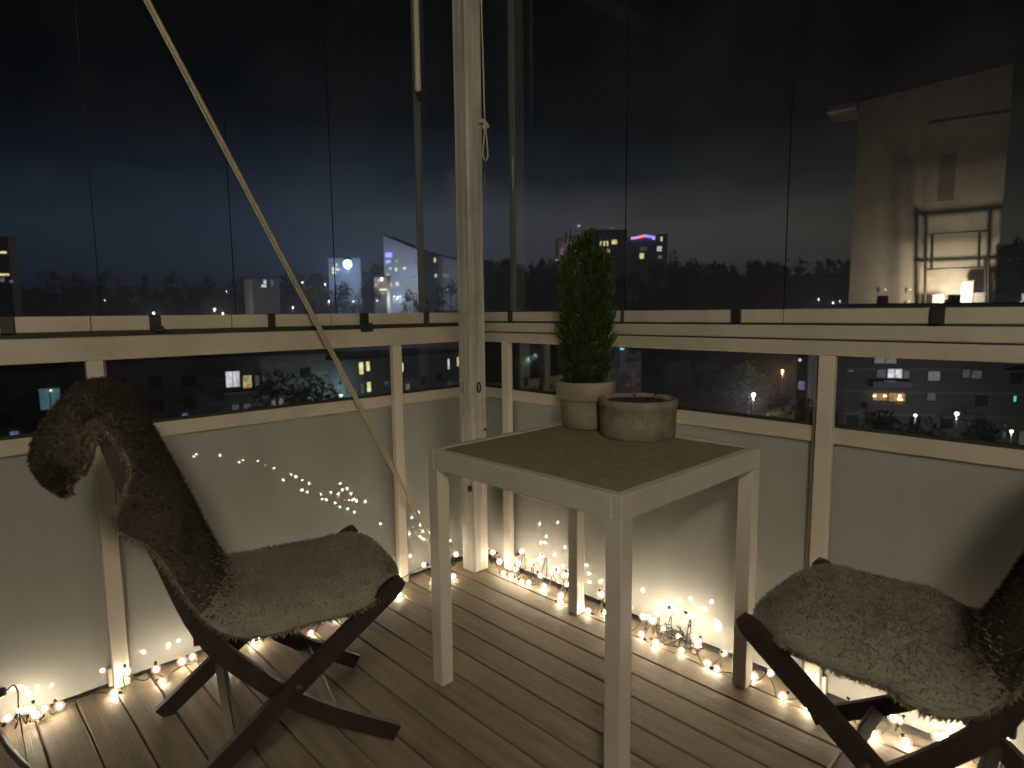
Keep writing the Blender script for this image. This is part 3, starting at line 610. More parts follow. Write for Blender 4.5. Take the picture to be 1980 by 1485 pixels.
M_roof = mat('roof_felt', (.05, .05, .055), .9, .2, .5)
M_steel = mat('galvanised_steel', (.16, .15, .14), .5, .2, 2)

M_dsteel = mat('dark_steel', (.035, .033, .03), .5, .2, 2)
class Bld:
    def __init__(s, name, label, A, B, depth, z0, za, zb, wall, group=None, cat='building'):
        """A, B: left and right ends of the facade seen from here; za, zb the roof heights over them"""
        A = Vector((A.x, A.y, 0)); B = Vector((B.x, B.y, 0)); s.A = A; s.B = B; s.t = (B-A).normalized(); s.n = Vector((s.t.y, -s.t.x, 0))
        if (CAM-A).dot(s.n) < 0: s.n = -s.n
        s.len = (B-A).length; s.z0 = z0; s.depth = depth
        s.o = empty(name, (A.x, A.y, z0), label=label, cat=cat, group=group); s.za, s.zb = za, zb
        bk = -s.n*depth; a0 = Vector((0, 0, 0)); b0 = s.t*s.len
        up = lambda v, z: Vector((v.x, v.y, z-z0))
        vs = [up(a0, z0), up(b0, z0), up(b0+bk, z0), up(a0+bk, z0), up(a0, za), up(b0, zb), up(b0+bk, zb), up(a0+bk, za)]
        m = MB(); m.add(vs, [(3, 2, 1, 0), (4, 5, 6, 7), (0, 1, 5, 4), (1, 2, 6, 5), (2, 3, 7, 6), (3, 0, 4, 7)]); m.build('wall', WALL[wall], s.o)
        ov = .3; vs = [up(a0-s.t*ov+s.n*ov, za+.02), up(b0+s.t*ov+s.n*ov, zb+.02), up(b0+s.t*ov+bk-s.n*ov, zb+.02), up(a0-s.t*ov+bk-s.n*ov, za+.02)]
        vs += [v+Vector((0, 0, .3)) for v in vs]
        m = MB(); m.add(vs, [(3, 2, 1, 0), (4, 5, 6, 7), (0, 1, 5, 4), (1, 2, 6, 5), (2, 3, 7, 6), (3, 0, 4, 7)]); m.build('roof', M_roof, s.o)
    def slab(s, name, x0, x1, z0, z1, n0, n1, mt, parent=None):
        m = MB(); vs = []
        for z in (z0-s.z0, z1-s.z0):
            for (x, q) in ((x0, n0), (x1, n0), (x1, n1), (x0, n1)):
                v = s.t*x + s.n*q; vs.append((v.x, v.y, z))
        m.add(vs, [(3, 2, 1, 0), (4, 5, 6, 7), (0, 1, 5, 4), (1, 2, 6, 5), (2, 3, 7, 6), (3, 0, 4, 7)])
        o = m.build(name, mt, s.o)
        if parent: o.parent = parent
        return o
    def xz(s, u, v):
        p = on_plane(u, v, s.A, s.n); return (p-s.A).dot(s.t), p.z
    def win(s, u, v, w, h, mt, fr=True, bars=1):
        x, z = s.xz(u, v); d = (on_plane(u, v, s.A, s.n)-CAM).dot(F); k = d/FPX; hw = w*k/2; hh = h*k/2
        c = abs(line(u, v).normalized().dot(s.n)); hw = hw/max(.35, c) if False else hw
        if fr and w >= 6:
            f = s.slab('window', x-hw-.12, x+hw+.12, z-hh-.12, z+hh+.12, .003, .05, M_frame)
            wd = 2*hw/bars
            for b in range(bars): s.slab('pane', x-hw+b*wd+.05, x-hw+(b+1)*wd-.05, z-hh, z+hh, .0505, .07, mt, f)
            return f
        return s.slab('window', x-hw, x+hw, z-hh, z+hh, .003, .06, mt)
    def grid(s, x0, x1, dx, z0, z1, dz, w, h, skip=(), mt=None):
        x = x0; 
        while x <= x1:
            z = z0
            while z <= z1:
                if not any(abs(x-a) < (w+c)/2+.3 and abs(z-b) < (h+e)/2+.3 for a, b, c, e in skip): s.slab('window', x-w/2, x+w/2, z-h/2, z+h/2, .003, .05, mt or M_dark_glass)
                z += dz
            x += dx

# long dark block seen through the clear strip on the left
A = sight(-160, 700, 62); B = sight(655, 690, 88)
b1 = Bld('apartment_block', 'long dark apartment block with balconies beyond the left railing', A, B, 12, -21, -3.9, -4.4, 'dark')
lit = [(97, 772, 34, 42, W_cyan, 2), (450, 733, 26, 30, W_white, 2), (478, 738, 17, 24, W_warm, 1), (497, 736, 9, 20, W_dimc, 1), (512, 735, 9, 18, W_dimc, 1), (455, 788, 15, 12, W_dimc, 1), (478, 787, 14, 12, W_dimc, 1), (528, 780, 9, 12, W_grey, 1), (543, 777, 9, 12, W_grey, 1), (598, 752, 10, 8, W_dimc, 1)]
sk = []
for (u, v, w, h, mt, bars) in lit:
    b1.win(u, v, w, h, mt, True, bars); x, z = b1.xz(u, v); sk.append((x, z, 2.6, 2.6))
x, z = b1.xz(480, 765); b1.slab('balcony', x-3.2, x+2.6, z-.45, z+.55, .004, 1.3, WALL['grey']); sk.append((x, z, 6, 1.5))
x, z = b1.xz(95, 800); b1.slab('balcony', x-2.4, x+2.4, z-.5, z+.5, .004, 1.2, WALL['dark']); sk.append((x, z, 5, 1.5))
b1.grid(2.5, b1.len-2, 3.6, -15.5, -5.8, 2.9, 1.5, 1.35, sk)
for (u, v, mt, r_) in [(98, 755, W_pt, .09), (28, 838, W_blue, .35), (357, 802, W_blue, .3)]:
    x, z = b1.xz(u, v); b1.slab('wall_lamp', x-r_, x+r_, z-r_*.6, z+r_*.6, .08, .25, mt)
def dress(b, z_top, storey, n, bal, wall, rail):
    for k in range(n):
        z = z_top - storey*k
        b.slab('floor_band', .05, b.len-.05, z-.12, z+.10, .003, .045, WALL[wall])
        for x in bal:
            if any(abs(x-a) < (c+3)/2 and abs(z-.4-q) < 1.8 for a, q, c, e in sk): continue
            sl = b.slab('balcony', x-1.7, x+1.7, z-.10, z+.06, .0455, 1.25, WALL[wall]); f = MB()
            for i in range(9):
                q = b.t*(x-1.66+.415*i) + b.n*1.2; f.tube([(q.x, q.y, z-b.z0+.06), (q.x, q.y, z-b.z0+1.0)], .02, 4)
            q0 = b.t*(x-1.68) + b.n*1.2; q1 = b.t*(x+1.68) + b.n*1.2; f.tube([(q0.x, q0.y, z-b.z0+1.02), (q1.x, q1.y, z-b.z0+1.02)], .035, 4)
            f.build('railing', M_steel, sl)
    for k in range(3):
        x = b.len*(.2+.3*k); b.slab('roof_vent', x-.5, x+.5, b.za+.33 if b.za > b.zb else b.zb+.33, max(b.za, b.zb)+1.3, -4.2, -3.2, WALL['grey'])
    for x in (.4, b.len-.4): b.slab('downpipe', x-.07, x+.07, b.z0+.5, min(b.za, b.zb)-.1, .046, .17, M_steel)
dress(b1, -7.0, 2.9, 4, (b1.len*.18, b1.len*.43, b1.len*.86), 'grey', 'dark')
# pale gable block with four lit windows
A = sight(652, 690, 86); B = sight(905, 690, 112)
b2 = Bld('apartment_block', 'plain grey apartment block with a few lit windows behind the corner post', A, B, 12, -21, -5.3, -5.8, 'grey')
for (u, v, w, h, mt, bars) in [(698, 712, 12, 23, W_yel, 1), (711, 708, 10, 18, W_yel, 1), (700, 751, 10, 20, W_dimc, 1), (713, 748, 11, 19, W_yel, 1), (778, 710, 4, 16, W_yel, 1), (867, 704, 6, 20, W_white, 1), (885, 699, 6, 18, W_yel, 1), (868, 741, 4, 8, W_dimc, 1), (788, 748, 12, 12, W_grey, 1)]:
    b2.win(u, v, w, h, mt, True, bars)
b2.grid(5.5, b2.len-2, 4.2, -15.6, -7, 2.9, 1.4, 1.35, [(b2.xz(u, v)[0], b2.xz(u, v)[1], 2.4, 2.4) for u, v in ((704, 710), (706, 750), (778, 710), (867, 704), (885, 699), (788, 748))])

# hillside: slant-roofed towers with the blue sign
A = sight(742, 500, 272); B = sight(816, 500, 266)
t1 = Bld('slant_roof_tower', 'tower with a slanted roof and a purple lit sign on the hillside', A, B, 11, -12, sight(742, 456, 272).z, sight(816, 487, 266).z, 'white')
for (u, v, w, h, mt) in [(755, 519, 6, 3, W_yel), (766, 521, 5, 7, W_yel), (782, 519, 7, 5, W_yel), (750, 531, 5, 3, W_yel), (764, 531, 6, 3, W_grey), (755, 551, 7, 8, W_yel), (768, 549, 7, 8, W_yel), (779, 489, 7, 3, W_grey), (760, 539, 4, 4, W_grey), (767, 505, 6, 3, W_warm), (804, 505, 5, 4, W_dimc), (800, 535, 6, 5, W_dimc)]:
    t1.win(u, v, w, h, mt, False)
def squiggle(b, u, v, w, h, mt, turns):
    x, z = b.xz(u, v); k = (on_plane(u, v, b.A, b.n)-CAM).dot(F)/FPX; pts = []
    for i in range(turns*12+1):
        a = 2*PI*i/12; q = b.t*(x + (i/(turns*12)-.5)*w*k + .18*w*k*math.sin(a)) + b.n*.3; pts.append((q.x, q.y, z-b.z0 + h*k*.5*math.cos(a)))
    return MB().tube(pts, .30, 5).build('lit_sign', mt, b.o)
squiggle(t1, 752, 493, 13, 7, W_purple, 3); squiggle(t1, 751, 506, 10, 3, emit('sign_lilac', (.55, .50, 1), 1.1), 3)
A = sight(820, 520, 284); B = sight(890, 520, 278)
t2 = Bld('slant_roof_tower', 'second slant roofed tower with warm windows, seen just left of the corner post', A, B, 11, -12, sight(820, 487, 284).z, sight(890, 505, 278).z, 'white')
for (u, v, w, h, mt) in [(832, 504, 6, 6, W_yel), (841, 503, 4, 8, W_yel), (833, 520, 9, 7, W_yel), (834, 533, 11, 9, W_yel), (832, 546, 10, 8, W_yel), (843, 533, 5, 6, W_white), (863, 532, 12, 5, W_grey), (820, 534, 4, 6, W_warm), (866, 560, 4, 3, W_white), (848, 560, 4, 3, W_dimc)]:
    t2.win(u, v, w, h, mt, False)
A = sight(636, 540, 260); B = sight(698, 540, 262)
t3 = Bld('hill_house', 'square house with yellow windows beside the bright white floodlight', A, B, 10, -14, sight(640, 500, 260).z, sight(698, 500, 262).z, 'grey')
for (u, v, w, h, mt) in [(651, 512, 3, 6, W_yel), (645, 520, 6, 6, W_yel), (653, 521, 7, 5, W_yel), (646, 527, 7, 5, W_yel), (685, 539, 4, 3, W_dimc)]: t3.win(u, v, w, h, mt, False)
A = sight(487, 550, 210); B = sight(540, 550, 216)
t4 = Bld('hill_house', 'low grey house with a bright white and a cyan window', A, B, 8, -16, sight(487, 538, 210).z, sight(540, 538, 216).z, 'grey')
for (u, v, w, h, mt) in [(512, 545, 5, 8, W_white), (510, 553, 9, 5, W_white), (526, 547, 4, 13, W_cyan)]: t4.win(u, v, w, h, mt, False)
A = sight(724, 560, 250); B = sight(748, 560, 250)
t5 = Bld('hill_house', 'small house glowing orange at the foot of the slanted tower', A, B, 8, -14, sight(724, 538, 250).z, sight(748, 534, 250).z, 'brown')
for (u, v, w, h, mt) in [(727, 551, 5, 7, W_orange), (741, 560, 14, 4, W_yel), (739, 567, 10, 5, W_grey), (733, 543, 5, 4, W_warm)]: t5.win(u, v, w, h, mt, False)
A = sight(-40, 560, 150); B = sight(24, 560, 150)
t6 = Bld('apartment_block', 'dark block at the far left edge with yellow window bands', A, B, 2.5, -21, sight(-40, 462, 150).z, sight(24, 462, 150).z, 'dark')
for (u, v, w, h, mt) in [(4, 488, 18, 4, W_yel), (8, 531, 20, 4, W_yel), (5, 541, 8, 7, W_grey), (22, 544, 7, 5, W_grey)]: t6.win(u, v, w, h, mt, False)
# buildings on the hill to the right of the corner
A = sight(1078, 500, 320); B = sight(1132, 500, 320)
t7 = Bld('hill_house', 'grey house with a reddish lamp on the hill left of the conifer top', A, B, 12, -5, sight(1078, 462, 320).z, sight(1132, 455, 320).z, 'grey')
for (u, v, w, h, mt) in [(1086, 483, 7, 4, W_grey), (1086, 491, 7, 9, W_grey), (1077, 503, 4, 3, W_white), (1101, 469, 6, 4, W_grey), (1138, 491, 4, 5, W_white), (1119, 437, 6, 3, W_white)]: t7.win(u, v, w, h, mt, False)
A = sight(1134, 500, 310); B = sight(1212, 500, 310)
t8 = Bld('hill_house', 'house with yellow rooms on the hill behind the conifer', A, B, 12, -5, sight(1134, 446, 310).z, sight(1212, 446, 310).z, 'dark')
for (u, v, w, h, mt) in [(1168, 471, 16, 9, W_yel), (1188, 468, 10, 8, W_yel), (1175, 485, 8, 7, W_warm), (1184, 441, 11, 3, W_grey), (1169, 500, 7, 5, W_yel)]: t8.win(u, v, w, h, mt, False)
A = sight(1214, 500, 300); B = sight(1290, 500, 300)
t9 = Bld('hill_block', 'pale block with a purple and red neon strip along its roof edge', A, B, 12, -5, sight(1214, 462, 300).z, sight(1290, 453, 300).z, 'grey')
for (u, v, w, h, mt) in [(1275, 481, 9, 9, W_white), (1276, 497, 7, 6, W_grey), (1241, 495, 8, 10, W_yel), (1244, 481, 14, 7, W_dimc), (1279, 462, 4, 8, W_yel), (1264, 461, 5, 5, W_white)]: t9.win(u, v, w, h, mt, False)
for (u0, u1, v0, v1, mt) in [(1220, 1234, 461, 459, emit('neon_lilac', (.6, .35, 1), 1.6)), (1234, 1246, 459, 456, W_red), (1246, 1266, 456, 459, W_purple)]:
    p0 = on_plane(u0, v0, t9.A, t9.n) + t9.n*.4 - t9.o.location; p1 = on_plane(u1, v1, t9.A, t9.n) + t9.n*.4 - t9.o.location
    MB().tube([p0, p1], .62, 6).build('neon_strip', mt, t9.o)
A = sight(1198, 720, 130); B = sight(1240, 720, 132)
t10 = Bld('shed', 'small pale shed lit by a cyan lamp right of the conifer', A, B, 6, -21, sight(1198, 672, 130).z, sight(1240, 680, 132).z, 'grey')
t10.win(1203, 674, 8, 4, emit('lamp_cyan', (.3, .8, 1), 1.6), False)
# block on the right: dark podium block with windows, pale stand-in tower rising from it
A = sight(1628, 700, 76); B = sight(2120, 700, 70)
b3 = Bld('apartment_block', 'dark apartment block with lit windows below the pale tower on the right', A, B, 24, -21, 1.4, 1.4, 'brown')
lit = [(1712, 696, 40, 13, W_grey, 2), (1704, 722, 16, 16, W_dimc, 1), (1730, 722, 26, 17, W_white, 2), (1752, 724, 12, 16, W_dimc, 1), (1806, 727, 22, 18, W_grey, 1), (1868, 722, 14, 16, W_dimc, 1), (1888, 724, 18, 15, W_dimc, 1), (1720, 741, 22, 10, W_blue, 1), (1702, 767, 26, 14, W_orange, 1), (1734, 768, 30, 16, W_orange, 2), (1801, 767, 16, 15, W_dimc, 1), (1645, 717, 12, 4, W_dimc, 1), (1962, 771, 6, 11, W_teal, 1), (1942, 833, 7, 26, W_dimc, 1), (1976, 848, 12, 28, W_dimc, 1), (1800, 694, 14, 4, W_dimc, 1)]
sk = []
for (u, v, w, h, mt, bars) in lit: b3.win(u, v, w, h, mt, True, bars); x, z = b3.xz(u, v); sk.append((x, z, 3.0, 2.6))
x, z = b3.xz(1718, 783); b3.slab('balcony', x-2.6, x+2.6, z-.35, z+.25, .004, 1.2, WALL['brown']); sk.append((x, z, 6, 2))
x, z = b3.xz(1718, 741); b3.slab('balcony', x-2.0, x+2.2, z-.4, z+.25, .08, 1.1, WALL['grey'])
for (u, v) in [(1739, 765), (1737, 771), (1741, 772), (1710, 765), (1690, 765)]:
    x, z = b3.xz(u, v); b3.slab('fairy_lamp', x-.14, x+.14, z-.12, z+.12, .09, .3, W_ptw)
dress(b3, -3.35, 2.75, 5, (b3.len*.47, b3.len*.72), 'grey', 'dark')
b3.grid(1.5, b3.len-1, 3.4, -18, -2, 2.75, 1.3, 1.3, sk)
A = sight(1540, 740, 96); B = sight(1606, 740, 92)
b4 = Bld('apartment_block', 'narrow grey block with a blue lit window left of the right hand post', A, B, 10, -21, sight(1545, 690, 96).z, sight(1600, 690, 92).z, 'grey')
for (u, v, w, h, mt, bars) in [(1556, 746, 26, 17, W_blue, 2), (1584, 718, 8, 17, W_white, 1), (1547, 696, 7, 5, W_white, 1)]: b4.win(u, v, w, h, mt, True, bars)
b4.grid(1.2, b4.len-.6, 2.6, -16, -9, 2.8, 1.2, 1.2, [(b4.xz(1556, 746)[0], b4.xz(1556, 746)[1], 3, 2)])

# solid stand-in for the pale shape in the right glazing: wall rising from the podium roof, mono-pitch roof with an overhang on the left
A = sight(1642, 560, 89); B = sight(1926, 560, 80)
tw = Bld('stand_in_tower', 'tall pale rendered stand-in tower with a sloping roof, lit from its foot, at the right', A, B, 12, 1.72, sight(1642, 212, 89).z, sight(1926, 142, 80).z, 'pale', cat='tower')
tw.o.children[1].hide_render = False
x, z = tw.xz(1785, 420); tw.slab('pilaster', x, tw.len, 1.72, z + 12, .004, .10, WALL['pale'])
x0, z = tw.xz(1600, 210); tw.slab('eave', x0, -.304, z-.55, z+.25, -6, .3, WALL['pale'])
x0, z0 = tw.xz(1812, 390); x1, z1 = tw.xz(1850, 300); tw.slab('smudge_panel', x0, x1, z0, z1, .102, .14, WALL['brown'])  # soft dark smudge of the pale shape, put in as a brown panel
fr = empty('steel_frame', tw.o.location, label='open steel frame standing in front of the foot of the pale stand-in tower', cat='frame')  # frame outline of the pale shape, rebuilt as steel bars
def bar(u0, v0, u1, v1, r_=.16, q=1.6):
    p0 = on_plane(u0, v0, tw.A + tw.n*q, tw.n) - tw.o.location; p1 = on_plane(u1, v1, tw.A + tw.n*q, tw.n) - tw.o.location
    if p0.z < .0: p0.z = .0
    if p1.z < .0: p1.z = .0
    MB().tube([p0, p1], r_, 6).build('bar', M_dsteel, fr)
for (a_, b_, c_, d_) in [(1788, 592, 1790, 450), (1801, 520, 1803, 452), (1892, 520, 1894, 447), (1910, 592, 1912, 445), (1788, 455, 1912, 446), (1786, 521, 1906, 517), (1905, 592, 1905, 500)]:
    bar(a_, b_, c_, d_); bar(a_, b_, c_, d_, .10, 3.2)
fl = empty('flood_lamp', on_plane(1838, 575, tw.A+tw.n*6.5, tw.n), label='glowing warm flood lamp at the foot of the pale tower', cat='lamp')
MB().lathe([(.2, -.25), (.6, -.1), (.75, .1), (.55, .35), (.15, .42)], 16).build('globe', emit('flood_glow', (1, .80, .52), .8), fl, True)
MB().box(-.5, .5, -.5, .5, -.75, -.26).build('base', M_steel, fl)
def lamp_light(name, loc, c, power, r_=.3, parent=None):
    l = bpy.data.lights.new(name, 'POINT'); l.energy = power; l.color = c; l.shadow_soft_size = r_
    o = bpy.data.objects.new(name, l); col.objects.link(o); o.location = loc
    if parent: o.parent = parent; o.location = Vector(loc) - parent.location
    return o
lamp_light('foot_light', on_plane(1838, 572, tw.A+tw.n*1.6, tw.n), (1, .80, .52), 60, .4, fl)
lamp_light('flood_light', fl.location - tw.n*.9 + Vector((0, 0, .2)), (1, .82, .62), 3600, .5, fl)
for (u, v) in [(1712, 560), (1760, 560), (1758, 583)]:  # light dots of the pale shape, rebuilt as spot lamps
    q = on_plane(u, v, tw.A + tw.n*.6, tw.n); o = empty('wall_spot', q, label={1712: 'small warm spot lamp low on the left half of the tower wall', 1760: 'small warm spot lamp left of the steel frame', 1758: 'lowest warm spot lamp left of the steel frame'}[u], cat='lamp', group='spot lamps at the tower foot')
    MB().lathe([(.05, -.12), (.12, -.06), (.12, .06), (.05, .12)], 10).build('glow', emit('spot_glow', (1, .8, .5), .9), o); MB().box(-.04, .04, -.04, .04, -.5, -.12).build('stem', M_steel, o)
# cylinders / boxes on the podium roof by the lamp
for (u, v, w, h) in [(1815, 580, 1.2, 1.3), (1872, 560, 1.3, 2.0), (1893, 577, 1.6, 1.2)]:
    q = on_plane(u, v, tw.A + tw.n*2.2, tw.n); o = empty('vent_box', (q.x, q.y, 1.73), label={1815: 'grey vent box left of the flood lamp on the podium roof', 1872: 'tall grey vent box right of the flood lamp', 1893: 'low dark vent box at the right foot of the steel frame'}[u], cat='vent')
    MB().box(-w/2, w/2, -w/2, w/2, 0, max(.5, q.z-1.73+h*.5), .05).build('casing', WALL['pale'] if u != 1893 else WALL['dark'], o); MB().box(-w/2-.1, w/2+.1, -w/2-.1, w/2+.1, max(.5, q.z-1.73+h*.5)+.002, max(.5, q.z-1.73+h*.5)+.12).build('cap', M_steel, o)

# street lamps (post, arm, head) with their own light
random.seed(5)
M_lamp = {}
def street_lamp(u, v, dist, c, s, power, label, size=.2):
    p = sight(u, v, dist); g = -20.0 if dist < 135 else terr(math.hypot(p.x, p.y), math.atan2(p.y, p.x)); g = min(g, p.z-2.5)
    o = empty('street_lamp', (p.x, p.y, g), label=label, cat='street lamp', group='street lamps in the town below'); h = p.z-g
    MB().tube([(0, 0, 0), (0, 0, h*.5), (0, 0, h+.25)], [.09, .07, .05], 6).build('post', M_steel, o)
    MB().lathe([(.04, size*1.05), (size*1.3, size*1.0), (size*.6, size*1.5), (.05, size*1.7)], 8, (0, 0, h)).build('hood', M_steel, o)
    MB().lathe([(size*.3, -size*.95), (size*.8, -size*.55), (size, 0), (size*.8, size*.6), (size*.3, size*.94)], 10, (0, 0, h)).build('globe', emit('lamp_globe', c, s), o, True)
    if power: lamp_light('lamp_light', p + Vector((0, 0, -size-.15)), c, power, .2, o)
CW = (.85, .88, 1.0); CO = (1.0, .50, .22)
LAMPS = [(1457, 763, 108, CW, 7, 4200, 'white street lamp lighting the pavement right of the table', .34), (1513, 717, 122, CO, 6, 4200, 'orange street lamp on the slope left of the narrow grey block', .28),
 (1770, 803, 66, CW, 5, 260, 'white street lamp below the right hand block, in the middle of three', .15), (1850, 800, 64, CW, 6, 420, 'bright white street lamp below the teal window', .20), (1680, 820, 64, CW, 4, 120, 'faint white street lamp by the foot of the right post', .11), (1956, 834, 60, (.95, 1, .85), 5, 160, 'white lamp at the lower right end of the clear glass strip', .15),
 (672, 511, 244, (.45, .64, 1.0), 20, 15000, 'dazzling blue white floodlight on the hillside', 1.6), (1113, 480, 316, (1, .6, .45), 4, 1500, 'reddish lamp on the hill left of the conifer top', .55), (738, 539, 243, (1, .7, .6), 4, 2200, 'pinkish lamp by the small orange house', .6),
 (659, 765, 84, (.7, 1, .95), 4, 500, 'teal white lamp at the foot of the grey block', .22), (597, 769, 80, CW, 3, 200, 'small white lamp beside the long dark block', .14), (1022, 693, 150, (.6, 1, .7), 2.5, 200, 'small green lamp seen right of the corner post', .2), (1035, 686, 150, CW, 2.5, 200, 'small white lamp beside the green one right of the corner post', .2),
 (297, 605, 190, (1, .9, .75), 3, 300, 'white lamp right behind a black rail clamp on the left', .32), (415, 598, 200, (1, .95, .7), 3, 300, 'pale yellow lamp above the left rail', .4), (431, 606, 200, (1, .95, .7), 2.5, 200, 'lower pale yellow lamp above the left rail', .3),
 (566, 594, 190, CW, 2, 150, 'dim white lamp just above the rail right of the pole', .24), (636, 582, 190, CW, 2, 150, 'dim white lamp above the rail below the floodlight', .22), (585, 546, 220, (1, 1, .8), 2, 100, 'dim pale lamp right of the leaning pole on the hill', .34), (629, 549, 225, CW, 1.5, 100, 'very dim lamp between pole and floodlight', .28),
 (683, 582, 190, CW, 1.6, 100, 'faint lamp left of the teal lamps', .22), (729, 581, 200, CW, 1.6, 100, 'faint lamp under the orange house', .24), (438, 563, 230, CW, 1.4, 60, 'faint lamp among the dark hill trees at left', .2), (202, 580, 230, CW, 1.0, 40, 'faint solitary lamp on the dark left hill', .2), (39, 580, 220, CW, 1.0, 40, 'faint lamp on the far left hill', .2),
 (1583, 578, 260, (1, .85, .7), 2.4, 100, 'tiny warm lamp left of the pale tower', .3), (1611, 585, 260, (.5, .65, 1), 2.6, 100, 'tiny blue lamp left of the pale tower', .4), (1624, 582, 260, CW, 1.6, 60, 'tiny white lamp nearest the tower edge', .3), (1928, 567, 250, CW, 1.6, 60, 'pale lamp just right of the tower foot', .4), (1945, 566, 250, CW, 1.4, 60, 'second pale lamp right of the tower foot', .4), (1977, 586, 200, (.75, .85, 1), 5, 300, 'bright blue white lamp cut by the right edge above the rail', .7)]
for L_ in LAMPS: street_lamp(*L_[:5], L_[5]*(6 if L_[2] > 140 and L_[5] < 600 else 1), *L_[6:])
for k, u in enumerate((762, 768, 774, 780, 785)):
    street_lamp(u, 573 + (k % 2)*3, 252, (.74, .84, 1.0), 1.8, 5200 if k % 2 else 0, (('leftmost', 'second', 'middle', 'fourth', 'rightmost')[k] + ' teal lamp of the short row under the slant roofed tower'), .26)

# street and a parked car under the right-hand lamp
p = sight(1430, 790, 100); st = MB(); a0 = sight(1380, 850, 92); b0 = sight(1620, 760, 150)
dxy = Vector((b0.x-a0.x, b0.y-a0.y, 0)).normalized(); nn = Vector((-dxy.y, dxy.x, 0)); c0 = Vector((a0.x, a0.y, 0)) - dxy*60; c1 = Vector((b0.x, b0.y, 0))
vs = [c0-nn*3.2, c1-nn*3.2, c1+nn*3.2, c0+nn*3.2]; st.add([(v.x, v.y, -19.99) for v in vs], [(0, 1, 2, 3)]); tag(st.build('road', M_asph), kind='structure')
vs = [c0+nn*3.3, c1+nn*3.3, c1+nn*5.2, c0+nn*5.2]; st = MB(); st.add([(v.x, v.y, -20.2) for v in vs] + [(v.x, v.y, -19.87) for v in vs], [(0, 1, 2, 3)[::-1], (4, 5, 6, 7), (0, 1, 5, 4), (1, 2, 6, 5), (2, 3, 7, 6), (3, 0, 4, 7)]); tag(st.build('pavement', mat('paving', (.24, .22, .2), .85, .15, 2)), kind='structure')

# trees
def crown_mesh(seed, H, Rr, conic):
    rnd = random.Random(seed); m = MB(); cl = []
    for k in range(34):
        t = rnd.random(); rr = Rr*((1-t)**.8 if conic else math.sqrt(max(0, 1-(2*t-1)**2))*.95+.08); a = rnd.uniform(0, 2*PI); r_ = rr*math.sqrt(rnd.random())
        cl.append((Vector((r_*math.cos(a), r_*math.sin(a), H*(.25+.72*t))), Rr*rnd.uniform(.22, .42)))
    for c, s in cl:
        for q in range(34):
            d = Vector((rnd.gauss(0, 1), rnd.gauss(0, 1), rnd.gauss(0, 1))).normalized(); p = c + d*s*rnd.uniform(.5, 1); e = Vector((rnd.gauss(0, 1), rnd.gauss(0, 1), rnd.gauss(0, 1))).normalized()*s*.42; f_ = d.cross(e)
            m.add([p-e*.6, p+f_*.5, p+e*.6], [(0, 1, 2)])
    me = m.mesh('crown'); me.materials.append(M_tree)
    m = MB().tube([(0, 0, -1), (.05*Rr, 0, H*.3), (0, .04*Rr, H*.8)], [H*.022, H*.016, H*.005], 6)
    for k in range(4):
        a = rnd.uniform(0, 6.28); z = H*rnd.uniform(.28, .5); m.tube([(0, 0, z), (Rr*.5*math.cos(a), Rr*.5*math.sin(a), z+H*.16)], [H*.009, H*.003], 5)
    mt = m.mesh('trunk', True); mt.materials.append(M_bark); return me, mt
CR = [crown_mesh(1, 11, 3.6, False), crown_mesh(2, 14, 3.0, True), crown_mesh(3, 8, 3.4, False)]
random.seed(77)
def tree(u, v_top, dist, kind, label, group='dark trees in the town and on the hill'):
    p = sight(u, v_top, dist); g = terr(math.hypot(p.x, p.y), math.atan2(p.y, p.x)); h0 = (11, 14, 8)[kind]; s = max(.45, (p.z-g)/h0)
    o = empty('tree', (p.x, p.y, g), random.uniform(0, 6.28), label=label, cat='tree', group=group)
    s2 = min(s, 1.7); c = obj('crown', CR[kind][0], o, (0, 0, 0)); c.scale = (s2, s2, s); t = obj('trunk', CR[kind][1], o, (0, 0, 0)); t.scale = (s2, s2, s)
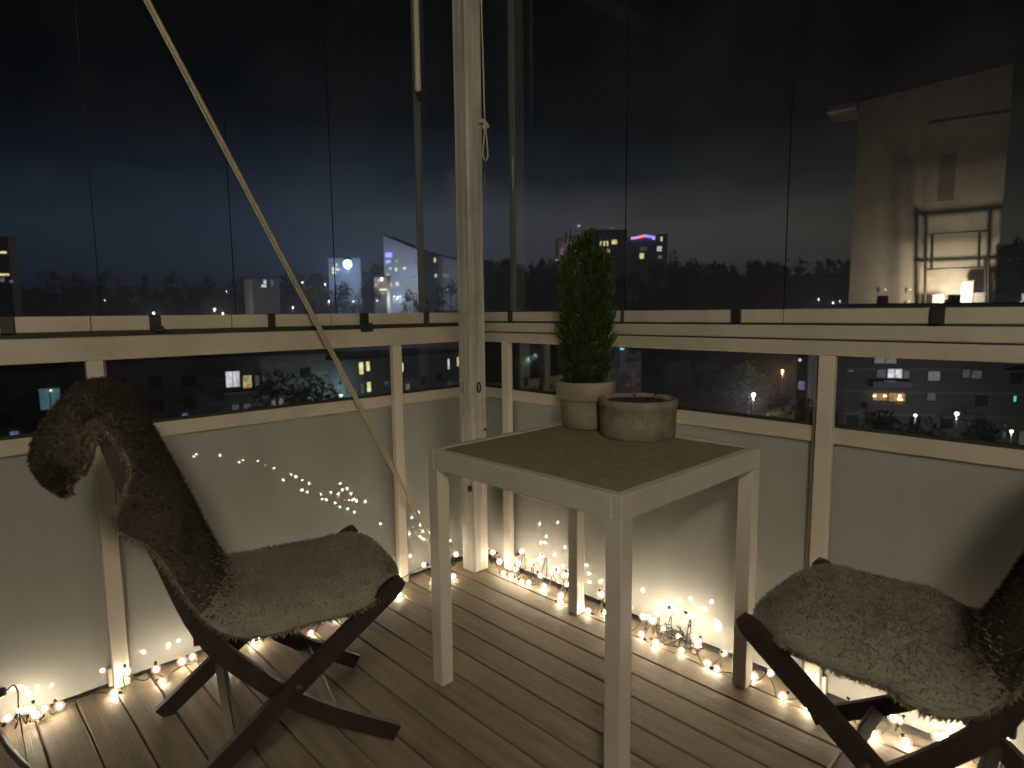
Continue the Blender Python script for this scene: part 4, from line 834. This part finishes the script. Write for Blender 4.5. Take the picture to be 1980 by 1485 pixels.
TR = [(1300, 492, 200, 0, 'tall dark round tree on the hill right of the neon strip'), (1325, 505, 190, 2, 'dark bushy tree standing right of the tallest hill tree'), (1262, 505, 205, 1, 'dark pointed tree under the neon strip'), (1225, 520, 200, 0, 'dark tree low beside the conifer, right of it'),
 (1060, 505, 210, 0, 'dark broad tree on the hill left of the conifer'), (1030, 515, 205, 1, 'dark pointed tree between the corner post and the conifer'), (1005, 520, 215, 2, 'low dark tree right of the glass pane edge'), (960, 520, 210, 1, 'dark pointed tree just right of the corner post'),
 (700, 545, 225, 0, 'dark tree in front of the floodlit house'), (660, 550, 215, 2, 'low dark tree below the floodlight'), (610, 545, 225, 0, 'dark round tree right of the pole on the hill'), (870, 545, 240, 0, 'dark tree before the second slant roofed tower'), (800, 565, 225, 2, 'low dark tree before the first slant roofed tower'),
 (460, 540, 240, 0, 'dark tree left of the low grey house'), (400, 535, 260, 1, 'pointed dark tree on the left hill'), (340, 525, 280, 0, 'broad dark tree high on the left hill'), (280, 530, 270, 1, 'slim dark tree on the left hill crest'), (210, 525, 280, 0, 'dark round tree on the left crest'), (150, 530, 270, 2, 'low dark tree on the far left crest'), (90, 520, 280, 0, 'dark tree near the far left block'),
 (1450, 700, 118, 2, 'dark bush like tree behind the white street lamp'), (1530, 768, 82, 2, 'dark shrub below the blue lit window'), (1385, 690, 125, 0, 'dark tree left of the orange street lamp'), (1330, 690, 130, 1, 'dark tree above the planter bowl'), (1270, 690, 125, 0, 'dark broad tree behind the planter bowl'), (1700, 800, 62, 2, 'dark shrub under the orange balcony'), (1760, 812, 60, 2, 'dark shrub between the street lamps at right'), (1890, 815, 58, 2, 'dark shrub at the lower right of the glass strip'),
 (1050, 690, 140, 0, 'dark tree left of the clay pot seen through the glass'), (990, 690, 150, 2, 'dark shrub right of the corner post, far below'), (560, 725, 75, 2, 'dark shrub in front of the long dark block'), (610, 735, 78, 0, 'dark tree between the two blocks at left'), (1400, 520, 260, 0, 'dim dark tree on the ridge right of the neon block'), (1480, 535, 260, 1, 'dim pointed tree on the ridge'), (1540, 540, 250, 0, 'dim dark tree on the ridge left of the tower')]
for t_ in TR: tree(*t_)
# wooded ridge
rnd = random.Random(9); m = MB()
for k in range(900):
    a = math.radians(rnd.uniform(-10, 110)); d = rnd.uniform(300, 460); g = terr(d, a); c = Vector((d*math.cos(a), d*math.sin(a), g)); h = rnd.uniform(5, 11); w_ = rnd.uniform(2.5, 5)
    for q in range(14):
        z = rnd.random(); p = c + Vector((rnd.gauss(0, w_*.4*(1.2-z)), rnd.gauss(0, w_*.4*(1.2-z)), h*z)); e = Vector((rnd.gauss(0, 1), rnd.gauss(0, 1), rnd.gauss(0, 1)))*1.6; f_ = Vector((rnd.gauss(0, 1), rnd.gauss(0, 1), rnd.gauss(0, 1)))*1.6
        m.add([p-e, p+f_, p+e], [(0, 1, 2)])
tag(m.build('distant_wood', M_tree), label='far dark wood covering the hill ridge along the horizon', cat='wood', kind='stuff')

# ------------------------------------------------------------------ damp night air over the town
me = MB().box(-1380, 1380, -1380, 1380, -23, 50).mesh('haze'); hm = bpy.data.materials.new('haze'); hm.use_nodes = True; hm.node_tree.nodes.clear()
ho = hm.node_tree.nodes.new('ShaderNodeOutputMaterial'); hv = hm.node_tree.nodes.new('ShaderNodeVolumePrincipled'); hv.inputs['Color'].default_value = (.92, .94, 1, 1); hv.inputs['Density'].default_value = .0011; hv.inputs['Anisotropy'].default_value = .45
hm.node_tree.links.new(hv.outputs[0], ho.inputs['Volume']); me.materials.append(hm); tag(obj('haze', me), kind='stuff')
